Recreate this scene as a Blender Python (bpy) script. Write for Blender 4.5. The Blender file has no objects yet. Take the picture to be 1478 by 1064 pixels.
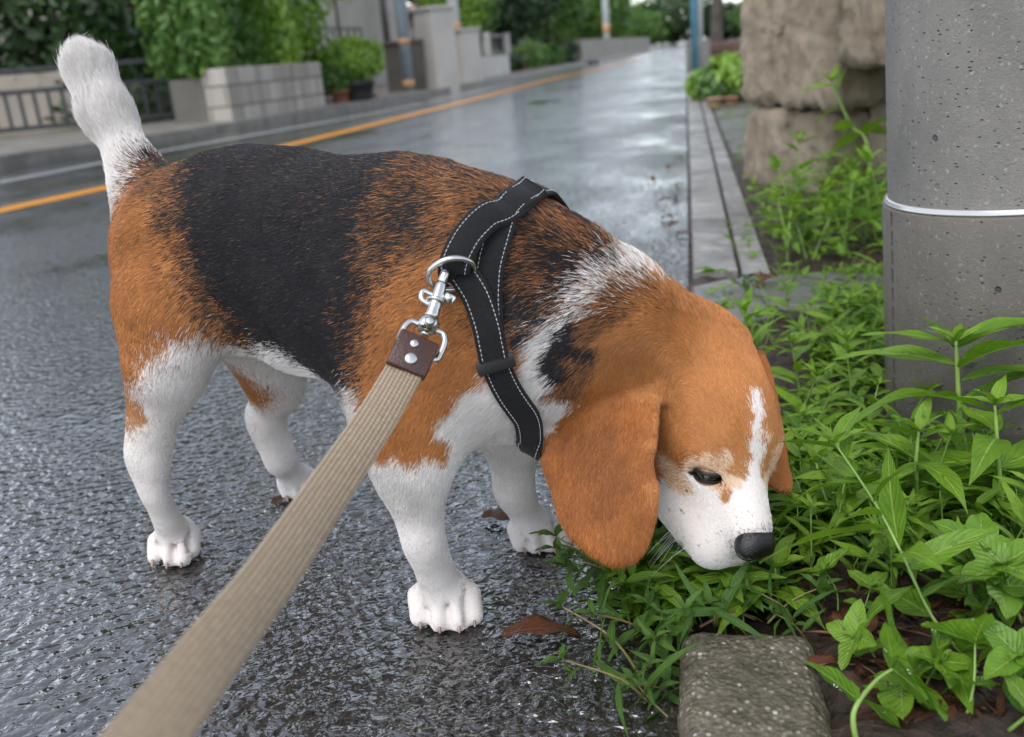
import bpy, bmesh, math, random
import numpy as np
from mathutils import Vector, Matrix
random.seed(7)
rng = np.random.default_rng(7)
scene = bpy.context.scene
COL = scene.collection
R = math.radians

# ------------------------------------------------------------------ camera
IW, IH, FPX, CAMH = 1478.0, 1064.0, 1334.0, 0.46
def _cam():
    vp, s = (990, 58), 0.085
    dy = np.array([vp[0]-IW/2, vp[1]-IH/2, FPX]); dy /= np.linalg.norm(dy)
    h = np.array([1, -s, 0.0]); h /= np.linalg.norm(h)
    up = np.cross(dy, h); up /= np.linalg.norm(up)
    if up[1] > 0: up = -up
    dx = np.cross(dy, up)
    if dx[0] < 0: dx = -dx
    return np.stack([dx, dy, up])          # rows: world axes in camera coordinates
CM = _cam()
CAMP = np.array([0, 0, CAMH])
C_RIGHT, C_DOWN, C_FWD = CM[:, 0], CM[:, 1], CM[:, 2]
def ray(u, v):
    return CM @ np.array([(u-IW/2)/FPX, (v-IH/2)/FPX, 1.0])
def ground(u, v, z=0.0):
    r = ray(u, v); return CAMP + r*((z-CAMH)/r[2])
def at_depth(u, v, d):
    return CAMP + ray(u, v)*d
def at_y(u, v, Y):
    r = ray(u, v); return CAMP + r*(Y/r[1])
def depth_of(p):
    return float((np.asarray(p)-CAMP) @ C_FWD)
def unit(v):
    v = np.asarray(v, float); return v/np.linalg.norm(v)

cam_d = bpy.data.cameras.new('camera'); cam = bpy.data.objects.new('camera', cam_d); COL.objects.link(cam)
scene.camera = cam
M3 = Matrix([[C_RIGHT[i], -C_DOWN[i], -C_FWD[i]] for i in range(3)])
cam.matrix_world = Matrix.Translation(CAMP.tolist()) @ M3.to_4x4()
cam_d.sensor_width = 36; cam_d.sensor_fit = 'HORIZONTAL'
cam_d.lens = FPX/IW*36
cam_d.clip_start = 0.02; cam_d.clip_end = 3000
cam_d.dof.use_dof = True; cam_d.dof.focus_distance = 0.76; cam_d.dof.aperture_fstop = 6.3

# ------------------------------------------------------------------ object helpers
def link_mesh(name, verts, faces, mat=None, parent=None, smooth=True, mats=None, mat_idx=None):
    me = bpy.data.meshes.new(name)
    me.from_pydata([tuple(map(float, v)) for v in verts], [], [tuple(int(i) for i in f) for f in faces])
    if mats:
        for m in mats: me.materials.append(m)
        if mat_idx is not None: me.polygons.foreach_set('material_index', np.asarray(mat_idx, np.int32))
    elif mat: me.materials.append(mat)
    if smooth: me.polygons.foreach_set('use_smooth', np.ones(len(me.polygons), bool))
    me.update()
    o = bpy.data.objects.new(name, me); COL.objects.link(o)
    if parent is not None: o.parent = parent
    return o
def empty(name, loc=(0, 0, 0), rz=0.0):
    o = bpy.data.objects.new(name, None); COL.objects.link(o)
    o.location = [float(x) for x in loc]; o.rotation_euler = (0, 0, rz); o.empty_display_size = .1
    return o
def tag(o, label=None, cat=None, group=None, kind=None):
    if label: o['label'] = label
    if cat: o['category'] = cat
    if group: o['group'] = group
    if kind: o['kind'] = kind
    return o
class MB:
    """collects shapes into one mesh"""
    def __init__(s): s.v = []; s.f = []; s.mi = []; s.cur = 0
    def add(s, verts, faces):
        n = len(s.v); s.v += [tuple(map(float, p)) for p in verts]
        s.f += [tuple(int(i)+n for i in f) for f in faces]; s.mi += [s.cur]*len(faces); return s
    def box(s, c, size, rz=0.0, bev=0.0, rot=None):
        bm = bmesh.new(); bmesh.ops.create_cube(bm, size=1)
        for v in bm.verts: v.co = Vector((v.co.x*size[0], v.co.y*size[1], v.co.z*size[2]))
        if bev > 0: bmesh.ops.bevel(bm, geom=list(bm.edges), offset=bev, segments=2, profile=.5, affect='EDGES')
        m = rot.to_4x4() if rot is not None else Matrix.Rotation(rz, 4, 'Z')
        m = Matrix.Translation([float(x) for x in c]) @ m
        bm.transform(m); bm.verts.index_update()
        s.add([v.co[:] for v in bm.verts], [[v.index for v in f.verts] for f in bm.faces]); bm.free(); return s
    def tube(s, pts, rad, seg=8, cap=True):
        pts = [np.asarray(p, float) for p in pts]; n = len(pts)
        if np.isscalar(rad): rad = [rad]*n
        t0 = unit(pts[1]-pts[0]); a = np.array([0, 0, 1.0]) if abs(t0[2]) < .9 else np.array([1.0, 0, 0])
        nx = unit(np.cross(t0, a)); V = []; Fs = []
        for i in range(n):
            t = unit(pts[min(i+1, n-1)]-pts[max(i-1, 0)])
            nx = unit(nx-t*(nx@t)); ny = np.cross(t, nx)
            for k in range(seg):
                an = 2*math.pi*k/seg; V.append(pts[i]+rad[i]*(math.cos(an)*nx+math.sin(an)*ny))
        for i in range(n-1):
            for k in range(seg):
                k2 = (k+1) % seg; Fs.append((i*seg+k, i*seg+k2, (i+1)*seg+k2, (i+1)*seg+k))
        if cap: Fs.append(tuple(range(seg))[::-1]); Fs.append(tuple((n-1)*seg+k for k in range(seg)))
        return s.add(V, Fs)
    def lathe(s, prof, c=(0, 0, 0), seg=24, cap=True):
        V = []; Fs = []; n = len(prof)
        for (r, z) in prof:
            for k in range(seg):
                an = 2*math.pi*k/seg; V.append((c[0]+r*math.cos(an), c[1]+r*math.sin(an), c[2]+z))
        for i in range(n-1):
            for k in range(seg):
                k2 = (k+1) % seg; Fs.append((i*seg+k, i*seg+k2, (i+1)*seg+k2, (i+1)*seg+k))
        if cap: Fs.append(tuple(range(seg))[::-1]); Fs.append(tuple((n-1)*seg+k for k in range(seg)))
        return s.add(V, Fs)
    def torus(s, c, ax, e1, R_, r_, sy=1.0, seg=40, sub=12):
        c = np.asarray(c); ax = unit(ax); e1 = unit(np.asarray(e1)-ax*(np.asarray(e1)@ax)); e2 = np.cross(ax, e1)
        V = []; Fs = []
        for i in range(seg):
            a = 2*math.pi*i/seg; d = unit(math.cos(a)*e1+math.sin(a)*sy*e2); p = c+R_*(math.cos(a)*e1+math.sin(a)*sy*e2)
            for k in range(sub):
                b = 2*math.pi*k/sub; V.append(p+r_*(math.cos(b)*d+math.sin(b)*ax))
        for i in range(seg):
            for k in range(sub):
                i2 = (i+1) % seg; k2 = (k+1) % sub
                Fs.append((i*sub+k, i2*sub+k, i2*sub+k2, i*sub+k2))
        return s.add(V, Fs)
    def build(s, name, mat=None, parent=None, smooth=False, mats=None):
        return link_mesh(name, s.v, s.f, mat, parent, smooth, mats, s.mi if mats else None)
def children_of(o): return [c for c in bpy.data.objects if c.parent == o]
def copy_thing(root, kids):
    c = root.copy(); COL.objects.link(c)
    for k in kids:
        d = k.copy(); COL.objects.link(d); d.parent = c
    return c

# ------------------------------------------------------------------ noise on arrays
def vnoise(p, scale, seed=0):
    """smooth value noise, p (n,3) -> [-1,1]"""
    q = p*scale+seed*17.37; i = np.floor(q).astype(np.int64); f = q-i; f = f*f*(3-2*f)
    def h(ix, iy, iz):
        n = (ix*374761393+iy*668265263+iz*2147483647+seed*144665) & 0xFFFFFFFF
        n = ((n ^ (n >> 13))*1274126177) & 0xFFFFFFFF
        return ((n ^ (n >> 16)) & 0xFFFF)/32767.5-1
    out = 0
    for a in (0, 1):
        for b in (0, 1):
            for c in (0, 1):
                w = (f[:, 0] if a else 1-f[:, 0])*(f[:, 1] if b else 1-f[:, 1])*(f[:, 2] if c else 1-f[:, 2])
                out = out+w*h(i[:, 0]+a, i[:, 1]+b, i[:, 2]+c)
    return out
def fbm(p, scale, seed=0, oct=3):
    o = 0; a = 1.0
    for k in range(oct): o = o+a*vnoise(p, scale*2**k, seed+k*5); a *= .5
    return o

# ------------------------------------------------------------------ signed distance field -> mesh
class Field:
    def __init__(s, lo, hi, h):
        s.lo = np.array(lo, float); s.h = h
        s.n = np.ceil((np.array(hi)-s.lo)/h).astype(int)+1
        s.d = np.full(s.n, 1.0, np.float32)
    def sub(s, lo, hi):
        a = np.clip(np.floor((np.array(lo)-s.lo)/s.h).astype(int), 0, s.n); b = np.clip(np.ceil((np.array(hi)-s.lo)/s.h).astype(int)+1, 0, s.n)
        sl = tuple(slice(a[i], b[i]) for i in range(3))
        g = np.meshgrid(*[s.lo[i]+s.h*np.arange(a[i], b[i]) for i in range(3)], indexing='ij')
        return sl, np.stack(g, -1)
    def apply(s, fn, lo, hi, k, op='add'):
        m = k+.004
        sl, P = s.sub(np.array(lo)-m, np.array(hi)+m)
        if P.size == 0: return
        d = fn(P); a = s.d[sl]
        if op == 'add':
            hh = np.maximum(k-np.abs(a-d), 0)/max(k, 1e-6); s.d[sl] = np.minimum(a, d)-hh*hh*k*.25
        else:
            hh = np.maximum(k-np.abs(a+d), 0)/max(k, 1e-6); s.d[sl] = np.maximum(a, -d)+hh*hh*k*.25
    def sample(s, p):
        q = np.clip((np.asarray(p)-s.lo)/s.h, 0, s.n-1.001); i = q.astype(int); f = q-i; o = 0
        for a in (0, 1):
            for b in (0, 1):
                for c in (0, 1):
                    w = (f[..., 0] if a else 1-f[..., 0])*(f[..., 1] if b else 1-f[..., 1])*(f[..., 2] if c else 1-f[..., 2])
                    o = o+w*s.d[i[..., 0]+a, i[..., 1]+b, i[..., 2]+c]
        return o
    def grad(s, p):
        e = s.h; g = np.stack([s.sample(p+np.eye(3)[k]*e)-s.sample(p-np.eye(3)[k]*e) for k in range(3)], -1)
        return g/np.maximum(np.linalg.norm(g, axis=-1, keepdims=True), 1e-9)
    def hit(s, o, d, t0=0.0, t1=3.0):
        d = unit(d); t = np.arange(t0, t1, s.h*.4); v = s.sample(o+t[:, None]*d)
        inb = np.all((o+t[:, None]*d > s.lo) & (o+t[:, None]*d < s.lo+s.h*(s.n-1)), axis=1)
        k = np.where((v < 0) & inb)[0]
        return None if len(k) == 0 else o+d*t[k[0]]
    def mesh(s):
        d = s.d; n = d.shape; ins = d < 0
        A = 0; cnt = np.zeros(tuple(x-1 for x in n), np.int8)
        for a in (0, 1):
            for b in (0, 1):
                for c in (0, 1): cnt += ins[a:n[0]-1+a, b:n[1]-1+b, c:n[2]-1+c]
        cell = np.argwhere((cnt > 0) & (cnt < 8)); idx = -np.ones(cnt.shape, np.int64); idx[tuple(cell.T)] = np.arange(len(cell))
        acc = np.zeros((len(cell), 3)); num = np.zeros(len(cell))
        cs = [(a, b, c) for a in (0, 1) for b in (0, 1) for c in (0, 1)]
        for p in cs:
            for ax in range(3):
                if p[ax]: continue
                q = list(p); q[ax] = 1
                da = d[tuple((cell+p).T)]; db = d[tuple((cell+q).T)]; m = (da < 0) != (db < 0)
                t = np.where(m, da/np.where(m, da-db, 1), 0)
                pt = np.array(p, float)[None]+t[:, None]*np.eye(3)[ax]
                acc[m] += pt[m]; num[m] += 1
        V = s.lo+s.h*(cell+acc/num[:, None]); F = []
        for ax in range(3):
            o1, o2 = [(1, 2), (2, 0), (0, 1)][ax]
            sa = [slice(1, n[k]-1) for k in range(3)]; sa[ax] = slice(0, n[ax]-1); sb = list(sa); sb[ax] = slice(1, n[ax])
            e = np.argwhere(ins[tuple(sa)] != ins[tuple(sb)])
            off = np.ones(3, int); off[ax] = 0; e = e+off
            inside = ins[tuple(e.T)]
            u = np.eye(3, dtype=int)[o1]; w = np.eye(3, dtype=int)[o2]
            q = np.stack([idx[tuple((e-u-w).T)], idx[tuple((e-w).T)], idx[tuple(e.T)], idx[tuple((e-u).T)]], 1)
            q = np.where(inside[:, None], q, q[:, ::-1]); F.append(q)
        return V, np.concatenate(F)
def np_mesh(name, V, F, mat, parent=None, smooth=True):
    me = bpy.data.meshes.new(name)
    me.vertices.add(len(V)); me.vertices.foreach_set('co', np.asarray(V, np.float32).ravel())
    k = F.shape[1]
    me.loops.add(len(F)*k); me.loops.foreach_set('vertex_index', np.asarray(F, np.int32).ravel())
    me.polygons.add(len(F)); me.polygons.foreach_set('loop_start', np.arange(0, len(F)*k, k, dtype=np.int32))
    me.polygons.foreach_set('use_smooth', np.full(len(F), smooth))
    me.update(calc_edges=True); me.validate()
    if mat: me.materials.append(mat)
    o = bpy.data.objects.new(name, me); COL.objects.link(o)
    if parent is not None: o.parent = parent
    return o
def roundcone(a, b, r1, r2):
    a = np.asarray(a, float); b = np.asarray(b, float)
    def fn(p):
        ba = b-a; l2 = ba@ba; rr = r1-r2
        if l2 < 1e-10: return np.linalg.norm(p-a, axis=-1)-r1
        a2 = l2-rr*rr; il2 = 1/l2; pa = p-a; y = pa@ba; z = y-l2
        w = pa*l2-y[..., None]*ba; x2 = (w*w).sum(-1); y2 = y*y*l2; z2 = z*z*l2
        k = np.sign(rr)*rr*rr*x2
        d = (np.sqrt(np.maximum(x2*max(a2, 1e-9)*il2, 0))+y*rr)*il2-r1
        c1 = np.sign(z)*a2*z2 > k; c2 = np.sign(y)*a2*y2 < k
        d = np.where(c2, np.sqrt(x2+y2)*il2-r1, d); d = np.where(c1, np.sqrt(x2+z2)*il2-r2, d)
        return d
    lo = np.minimum(a-r1, b-r2); hi = np.maximum(a+r1, b+r2)
    return fn, lo, hi
def squash(prim, n, s, o):
    """scale a primitive by s along unit axis n about o"""
    fn, lo, hi = prim; n = np.asarray(n); o = np.asarray(o)
    def f2(p):
        t = ((p-o)@n)*(1/s-1); return fn(p+t[..., None]*n)*min(1, s)
    if s < 1: lo = lo-.05*(1/s-1)-.01; hi = hi+.05*(1/s-1)+.01
    if s > 1:
        e = np.linalg.norm(hi-lo)*.5*(s-1); lo = lo-e; hi = hi+e
    return f2, lo, hi
def ellipsoid(c, axes, rad):
    c = np.asarray(c); A = np.stack([unit(a) for a in axes]); r = np.asarray(rad, float)
    def fn(p):
        q = (p-c)@A.T; k0 = np.linalg.norm(q/r, axis=-1); k1 = np.linalg.norm(q/r**2, axis=-1)
        return k0*(k0-1)/np.maximum(k1, 1e-9)
    m = r.max(); return fn, c-m, c+m
def poly_sdf(x, y, poly):
    poly = np.asarray(poly, float); n = len(poly); d = np.full(x.shape, 1e9); s = np.ones(x.shape)
    for i in range(n):
        a = poly[i]; b = poly[i-1]; ex, ey = b-a; wx = x-a[0]; wy = y-a[1]
        t = np.clip((wx*ex+wy*ey)/(ex*ex+ey*ey), 0, 1); d = np.minimum(d, (wx-ex*t)**2+(wy-ey*t)**2)
        c1 = y >= a[1]; c2 = y < b[1]; c3 = ex*wy > ey*wx
        fl = (c1 & c2 & c3) | (~c1 & ~c2 & ~c3); s = np.where(fl, -s, s)
    return s*np.sqrt(d)
def catmull(pts, m=6, closed=False):
    pts = np.asarray(pts, float); n = len(pts); out = []
    for i in range(n if closed else n-1):
        g = (lambda k: pts[k % n]) if closed else (lambda k: pts[min(max(k, 0), n-1)])
        p0, p1, p2, p3 = g(i-1), g(i), g(i+1), g(i+2)
        for t in np.arange(m)/m:
            out.append(.5*((2*p1)+(-p0+p2)*t+(2*p0-5*p1+4*p2-p3)*t*t+(-p0+3*p1-3*p2+p3)*t**3))
    if not closed: out.append(pts[-1])
    return np.array(out)

# ------------------------------------------------------------------ node helpers
def new_mat(name):
    m = bpy.data.materials.new(name); m.use_nodes = True; nt = m.node_tree; nt.nodes.clear()
    out = nt.nodes.new('ShaderNodeOutputMaterial'); b = nt.nodes.new('ShaderNodeBsdfPrincipled')
    nt.links.new(b.outputs[0], out.inputs[0]); return m, nt, b
def N(nt, typ, **kw):
    n = nt.nodes.new(typ)
    for k, v in kw.items():
        if k.startswith('i_'):
            key = k[2:]; key = int(key) if key.isdigit() else key.replace('_', ' ')
            n.inputs[key].default_value = v
        else: setattr(n, k, v)
    return n
def ramp(nt, src, stops, interp='LINEAR'):
    n = nt.nodes.new('ShaderNodeValToRGB'); n.color_ramp.interpolation = interp
    el = n.color_ramp.elements
    while len(el) < len(stops): el.new(.5)
    for e, (p, c) in zip(el, stops):
        e.position = p; e.color = (c, c, c, 1) if np.isscalar(c) else (*c, 1)
    nt.links.new(src, n.inputs[0]); return n.outputs[0]
def mixc(nt, fac, a, b, mode='MIX'):
    n = nt.nodes.new('ShaderNodeMix'); n.data_type = 'RGBA'; n.blend_type = mode
    for sock, v in ((n.inputs[0], fac), (n.inputs[6], a), (n.inputs[7], b)):
        if isinstance(v, bpy.types.NodeSocket): nt.links.new(v, sock)
        elif np.isscalar(v): sock.default_value = v
        else: sock.default_value = (*v, 1)
    return n.outputs[2]
def math_(nt, op, a, b=0.0, clamp=False):
    n = nt.nodes.new('ShaderNodeMath'); n.operation = op; n.use_clamp = clamp
    for sock, v in ((n.inputs[0], a), (n.inputs[1], b)):
        if isinstance(v, bpy.types.NodeSocket): nt.links.new(v, sock)
        else: sock.default_value = v
    return n.outputs[0]
def noise(nt, vec, scale, detail=4, rough=.55, dist=0.0):
    n = N(nt, 'ShaderNodeTexNoise'); n.inputs['Scale'].default_value = scale; n.inputs['Detail'].default_value = detail
    n.inputs['Roughness'].default_value = rough; n.inputs['Distortion'].default_value = dist
    if vec is not None: nt.links.new(vec, n.inputs['Vector'])
    return n.outputs['Fac']
def voro(nt, vec, scale, feature='F1', smooth=None, rand=1.0):
    n = N(nt, 'ShaderNodeTexVoronoi', feature=feature); n.inputs['Scale'].default_value = scale; n.inputs['Randomness'].default_value = rand
    if smooth is not None: n.inputs['Smoothness'].default_value = smooth
    if vec is not None: nt.links.new(vec, n.inputs['Vector'])
    return n
def bump(nt, bsdf, height, strength=.5, dist=.01):
    n = N(nt, 'ShaderNodeBump'); n.inputs['Strength'].default_value = strength; n.inputs['Distance'].default_value = dist
    nt.links.new(height, n.inputs['Height']); nt.links.new(n.outputs[0], bsdf.inputs['Normal']); return n
def coords(nt, kind='Object'):
    return N(nt, 'ShaderNodeTexCoord').outputs[kind]
def mapping(nt, vec, scale=(1, 1, 1), loc=(0, 0, 0), rot=(0, 0, 0)):
    n = N(nt, 'ShaderNodeMapping'); n.inputs['Scale'].default_value = scale; n.inputs['Location'].default_value = loc; n.inputs['Rotation'].default_value = rot
    nt.links.new(vec, n.inputs['Vector']); return n.outputs[0]
def rough_mat(name, c1, c2, scale=8, rough=.7, bstr=.3, bdist=.01, detail=6, spec=.5):
    """mottled matt material: two tones by noise"""
    m, nt, b = new_mat(name); v = coords(nt)
    f = noise(nt, v, scale, detail, .6)
    nt.links.new(mixc(nt, ramp(nt, f, [(.35, 0), (.65, 1)]), c1, c2), b.inputs['Base Color'])
    b.inputs['Roughness'].default_value = rough; b.inputs['Specular IOR Level'].default_value = spec
    if bstr: bump(nt, b, noise(nt, v, scale*4, 5), bstr, bdist)
    return m
def plain_mat(name, c, rough=.5, metal=0.0, spec=.5):
    m, nt, b = new_mat(name); v = coords(nt)
    f = noise(nt, v, 30, 3); d = [x*.82 for x in c]
    nt.links.new(mixc(nt, f, c, d), b.inputs['Base Color'])
    b.inputs['Roughness'].default_value = rough; b.inputs['Metallic'].default_value = metal; b.inputs['Specular IOR Level'].default_value = spec
    return m
# ================================================================== the dog (one body surface from a distance field)
HB = (ground(245, 822)+ground(425, 728))/2      # between the hind paws
FB = (ground(645, 908)+ground(785, 800))/2      # between the fore paws
DA = unit((FB-HB)*[1, 1, 0]); DN = np.array([DA[1], -DA[0], 0.0])   # heading, and the dog's right side
if DN[1] > 0: DN = -DN
DO = HB.copy()
def P(u, v, w=0.0):
    r = ray(u, v); t = ((DO-CAMP)@DN+w)/(r@DN); return CAMP+r*t
def rpx(p, r): return r*depth_of(p)/FPX
UPV = np.array([0, 0, 1.0])
VOX = 0.0032
dog_field = Field((-0.86, 0.40, -0.012), (0.20, 1.10, 0.56), VOX)
FUR = []                                        # (point, direction, length, lift, weight radius)
def seg(a, b, ra, rb, k=.03, sq=None, fur=None, fld=None):
    """a,b: (u,v,w) photo points in sagittal planes of the dog; radii in photo pixels"""
    pa = P(*a) if len(a) == 3 else P(a[0], a[1]); pb = P(*b) if len(b) == 3 else P(b[0], b[1])
    seg3(pa, pb, rpx(pa, ra), rpx(pb, rb), k, sq, fur)
    return pa, pb
def seg3(pa, pb, ra, rb, k=.03, sq=None, fur=None):
    pr = roundcone(pa, pb, ra, rb)
    if sq: pr = squash(pr, DN, sq, (np.asarray(pa)+np.asarray(pb))/2)
    dog_field.apply(*pr, k)
    if fur:
        d, ln, lift = fur
        if isinstance(d, str): d = unit(np.asarray(pb)-np.asarray(pa)) if d == '+' else unit(np.asarray(pa)-np.asarray(pb))
        for t in np.linspace(0, 1, 4): FUR.append((np.asarray(pa)*(1-t)+np.asarray(pb)*t, d, ln, lift, max(ra, rb)))
BODY = (-DA*.9-UPV*.25)
# torso
TS = [(238, 325, 62, .85), (300, 334, 90, .88), (375, 346, 117, .86), (460, 368, 130, .86), (550, 408, 152, .86), (630, 446, 160, .84), (705, 468, 148, .78)]
for (a, b) in zip(TS[:-1], TS[1:]):
    seg((a[0], a[1], 0), (b[0], b[1], 0), a[2], b[2], .03, (a[3]+b[3])/2, (unit(BODY), .013, .20))
# withers and chest keel
seg((600, 366, 0), (700, 392, 0), 104, 88, .05, .8, (unit(BODY), .015, .24))
seg((680, 525, 0), (755, 548, 0), 86, 62, .05, .9, (unit(-DA*.4-UPV), .014, .25))
# tuck-up underside
seg((330, 440, 0), (440, 480, 0), 42, 52, .05, 1.0, (unit(BODY), .012, .25))
# near haunch and hind leg
LW = .079
seg((246, 380, .035), (240, 455, .058), 72, 62, .05, .85, (unit(-UPV-DA*.35), .012, .20))
seg((232, 445, .06), (238, 540, .070), 62, 44, .03, .85, (unit(-UPV-DA*.2), .008, .20))
seg((262, 470, .058), (246, 545, .068), 42, 36, .03, .9, (unit(-UPV-DA*.2), .008, .20))
seg((236, 540, .07), (222, 618, .076), 43, 30, .03, .8, ('+', .0065, .20))
seg((222, 618, .076), (214, 662, .078), 28, 22, .015, .8, ('+', .0055, .20))
seg((207, 645, .077), (210, 668, .078), 12, 11, .016, 1, ('+', .0055, .20))
seg((216, 665, .079), (224, 715, .081), 22, 18, .02, .9, ('+', .0050, .20))
# far hind leg
seg((330, 420, -.035), (385, 520, -.06), 74, 44, .05, .85, (unit(-UPV), .011, .2))
seg((388, 520, -.06), (400, 565, -.067), 42, 34, .03, .85, (unit(-UPV), .010, .2))
seg((402, 560, -.067), (384, 610, -.07), 33, 22, .02, .8, ('+', .0065, .20))
seg((373, 598, -.07), (378, 618, -.07), 11, 10, .016, 1, ('+', .0055, .20))
seg((384, 610, -.07), (404, 660, -.072), 23, 18, .015, .9, ('+', .0050, .20))
# near shoulder and fore leg
seg((665, 400, .02), (630, 505, .058), 100, 90, .05, .55, (unit(-UPV-DA*.3), .013, .22))
seg((626, 505, .056), (596, 590, .068), 82, 58, .04, .7, (unit(-UPV-DA*.3), .012, .22))
seg((560, 560, .06), (572, 600, .07), 46, 44, .04, .8, (unit(-UPV-DA*.3), .012, .22))
seg((587, 600, .072), (592, 680, .075), 53, 40, .03, .85, ('+', .0065, .2))
seg((592, 680, .075), (611, 785, .077), 40, 27, .03, .9, ('+', .0065, .20))
# far fore leg
seg((735, 500, -.05), (742, 610, -.066), 80, 46, .05, .7, (unit(-UPV), .012, .22))
seg((742, 610, -.066), (741, 705, -.07), 40, 26, .03, .85, ('+', .0060, .2))
# paws: four toes each, resting on the road
CLAWS = []
def paw(leg_r, wr, toes_px, hd):
    """hd heading of the paw; toes_px: photo pixel of every toe's front at ground level"""
    root = P(*wr); G_ = [ground(u, v) for u, v in toes_px]
    sp = np.mean([np.linalg.norm(G_[i+1]-G_[i]) for i in range(3)]); kns = []; tips = []
    for i, g in enumerate(G_):
        rt = sp*(.60 if i in (1, 2) else .55); tip = g-hd*rt*.9+UPV*rt*.95; kn = tip-hd*rt*1.55+UPV*rt*1.35
        kns.append(kn); tips.append(tip)
    mk = np.mean(kns, axis=0); side = unit(G_[3]-G_[0])
    w2 = sp*.80
    r0 = rpx(root, leg_r); seg3(root, mk-hd*sp*.30-UPV*sp*.15, r0, sp*1.12, .016, None, (unit(mk-root), .0045, .2))
    for s_ in (-.75, .75): seg3(mk-hd*sp*.9, mk+side*sp*s_-hd*sp*.1-UPV*sp*.1, sp*.7, sp*.62, .014, None, (hd, .0036, .2))
    seg3(mk-hd*sp*1.3-UPV*sp*.55, mk-UPV*sp*.2, sp*.75, sp*1.0, .012, None, (hd, .004, .2))
    for i in range(4):
        rt = sp*(.60 if i in (1, 2) else .55)
        seg3(kns[i], tips[i], rt*1.0, rt*.96, .004, None, (unit(hd*.8-UPV*.5), .0026, .2))
        CLAWS.append((tips[i]+hd*rt*.70-UPV*rt*.15, hd, rt))
    for i in range(3):
        a_ = (tips[i]+tips[i+1])/2+hd*sp*.50; b_ = (kns[i]+kns[i+1])/2+UPV*sp*.50+hd*sp*.15
        dog_field.apply(*roundcone(a_, b_, sp*.20, sp*.10), .003, 'sub')
HDR = unit(DA+DN*.9); 
paw(17, (224, 715, .081), [(222, 822), (243, 826), (264, 824), (278, 812)], unit(DA*.55+DN*.85))
paw(24, (611, 785, .077), [(608, 912), (636, 920), (664, 919), (686, 909)], unit(DA*.55+DN*.85))
paw(22, (742, 712, -.07), [(757, 802), (778, 805), (801, 803), (821, 796)], unit(DA*.75+DN*.65))
paw(18, (404, 660, -.072), [(416, 727), (430, 728), (444, 724), (457, 714)], unit(DA*.75+DN*.65))
# tail
seg((212, 285, 0), (196, 248, 0), 36, 30, .03, .9, (unit(UPV), .014, .3))
TAILDIR = unit(P(125, 80, 0)-P(190, 240, 0))
seg((196, 248, 0), (156, 165, -.005), 32, 31, .02, .95, (TAILDIR, .017, .42))
seg((156, 165, -.005), (129, 102, -.01), 31, 27, .02, .95, (TAILDIR, .018, .45))
seg((129, 102, -.01), (123, 88, -.01), 26, 19, .02, .95, (TAILDIR, .016, .42))

# ---- head frame: forward, right, up
HD_ = .725
HC = at_depth(1040, 600, HD_)
cvec = unit(CAMP-HC); ex = unit(C_RIGHT-cvec*(C_RIGHT@cvec)); ey = unit(np.cross(cvec, ex))
if ey@C_DOWN < 0: ey = -ey
HT, HCR, HANG = .40, .60, R(65)                  # towards camera, right-side share, angle of the nose line in view
e1 = math.cos(HANG)*ex+math.sin(HANG)*ey; e2 = -math.sin(HANG)*ex+math.cos(HANG)*ey
hf = e1*math.sqrt(1-HT*HT)+cvec*HT
ra = -HT*HCR/math.sqrt(1-HT*HT); hr = e1*ra+e2*math.sqrt(max(0, 1-HCR*HCR-ra*ra))+cvec*HCR
hr = unit(hr-hf*(hr@hf)); hu = unit(np.cross(hf, -hr))
if hu@cvec < 0: hu = -hu
HS = 1.0
HO = at_depth(1085, 656, HD_)+HS*.010*hu
def mbend(x): return .0125*np.clip((np.asarray(x, float)+.022)/.085, 0, 1.3)   # the muzzle swings slightly to the dog's right
def L(x, y, z): return HO+HS*(x*hf+(y+float(mbend(x)))*hr+z*hu)
def toL(p):
    q = (np.asarray(p)-HO)/HS; x = q@hf; return np.stack([x, q@hr-mbend(x), q@hu], -1)
def hseg(a, b, ra, rb, k=.015, fur=None, both=False, sq=None):
    for s in ((1, -1) if both else (1,)):
        A = L(a[0], a[1]*s, a[2]); B = L(b[0], b[1]*s, b[2]); pr = roundcone(A, B, ra*HS, rb*HS)
        if sq: pr = squash(pr, hr, sq, (A+B)/2)
        dog_field.apply(*pr, k)
        if fur:
            d = fur[0]; d = unit(d[0]*hf+d[1]*s*hr+d[2]*hu)
            for t in (0, .5, 1): FUR.append((A*(1-t)+B*t, d, fur[1], fur[2], max(ra, rb)*HS))
hseg((-.104, 0, -.036), (-.045, 0, -.036), .055, .052, .02, ((-1, 0, 0), .008, .18), sq=1.02)
hseg((-.050, 0, -.020), (-.022, 0, -.024), .036, .029, .02, ((-1, 0, .1), .006, .16))
hseg((-.013, .020, -.021), (-.022, .031, -.027), .0170, .0175, .012, ((-1, .4, .1), .006, .2), True)
hseg((-.075, .030, -.066), (-.025, .022, -.070), .034, .026, .02, ((-1, .2, -.3), .008, .2), True)
hseg((-.020, 0, -.048), (.034, 0, -.054), .034, .0255, .02, ((-1, 0, -.1), .0045, .16))
hseg((-.004, 0, -.026), (.050, 0, -.036), .0155, .0150, .016, ((-1, 0, 0), .0035, .14))
hseg((-.004, .014, -.088), (.042, .013, -.073), .0285, .0215, .012, ((-1, .2, -.4), .0045, .2), True)
hseg((-.05, 0, -.118), (.026, 0, -.112), .023, .0155, .012, ((-1, 0, -.4), .007, .25))
_e = dog_field.hit(CAMP, ray(1021, 686)); EYE = toL(_e-unit(ray(1021, 686))*-.0035)
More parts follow.
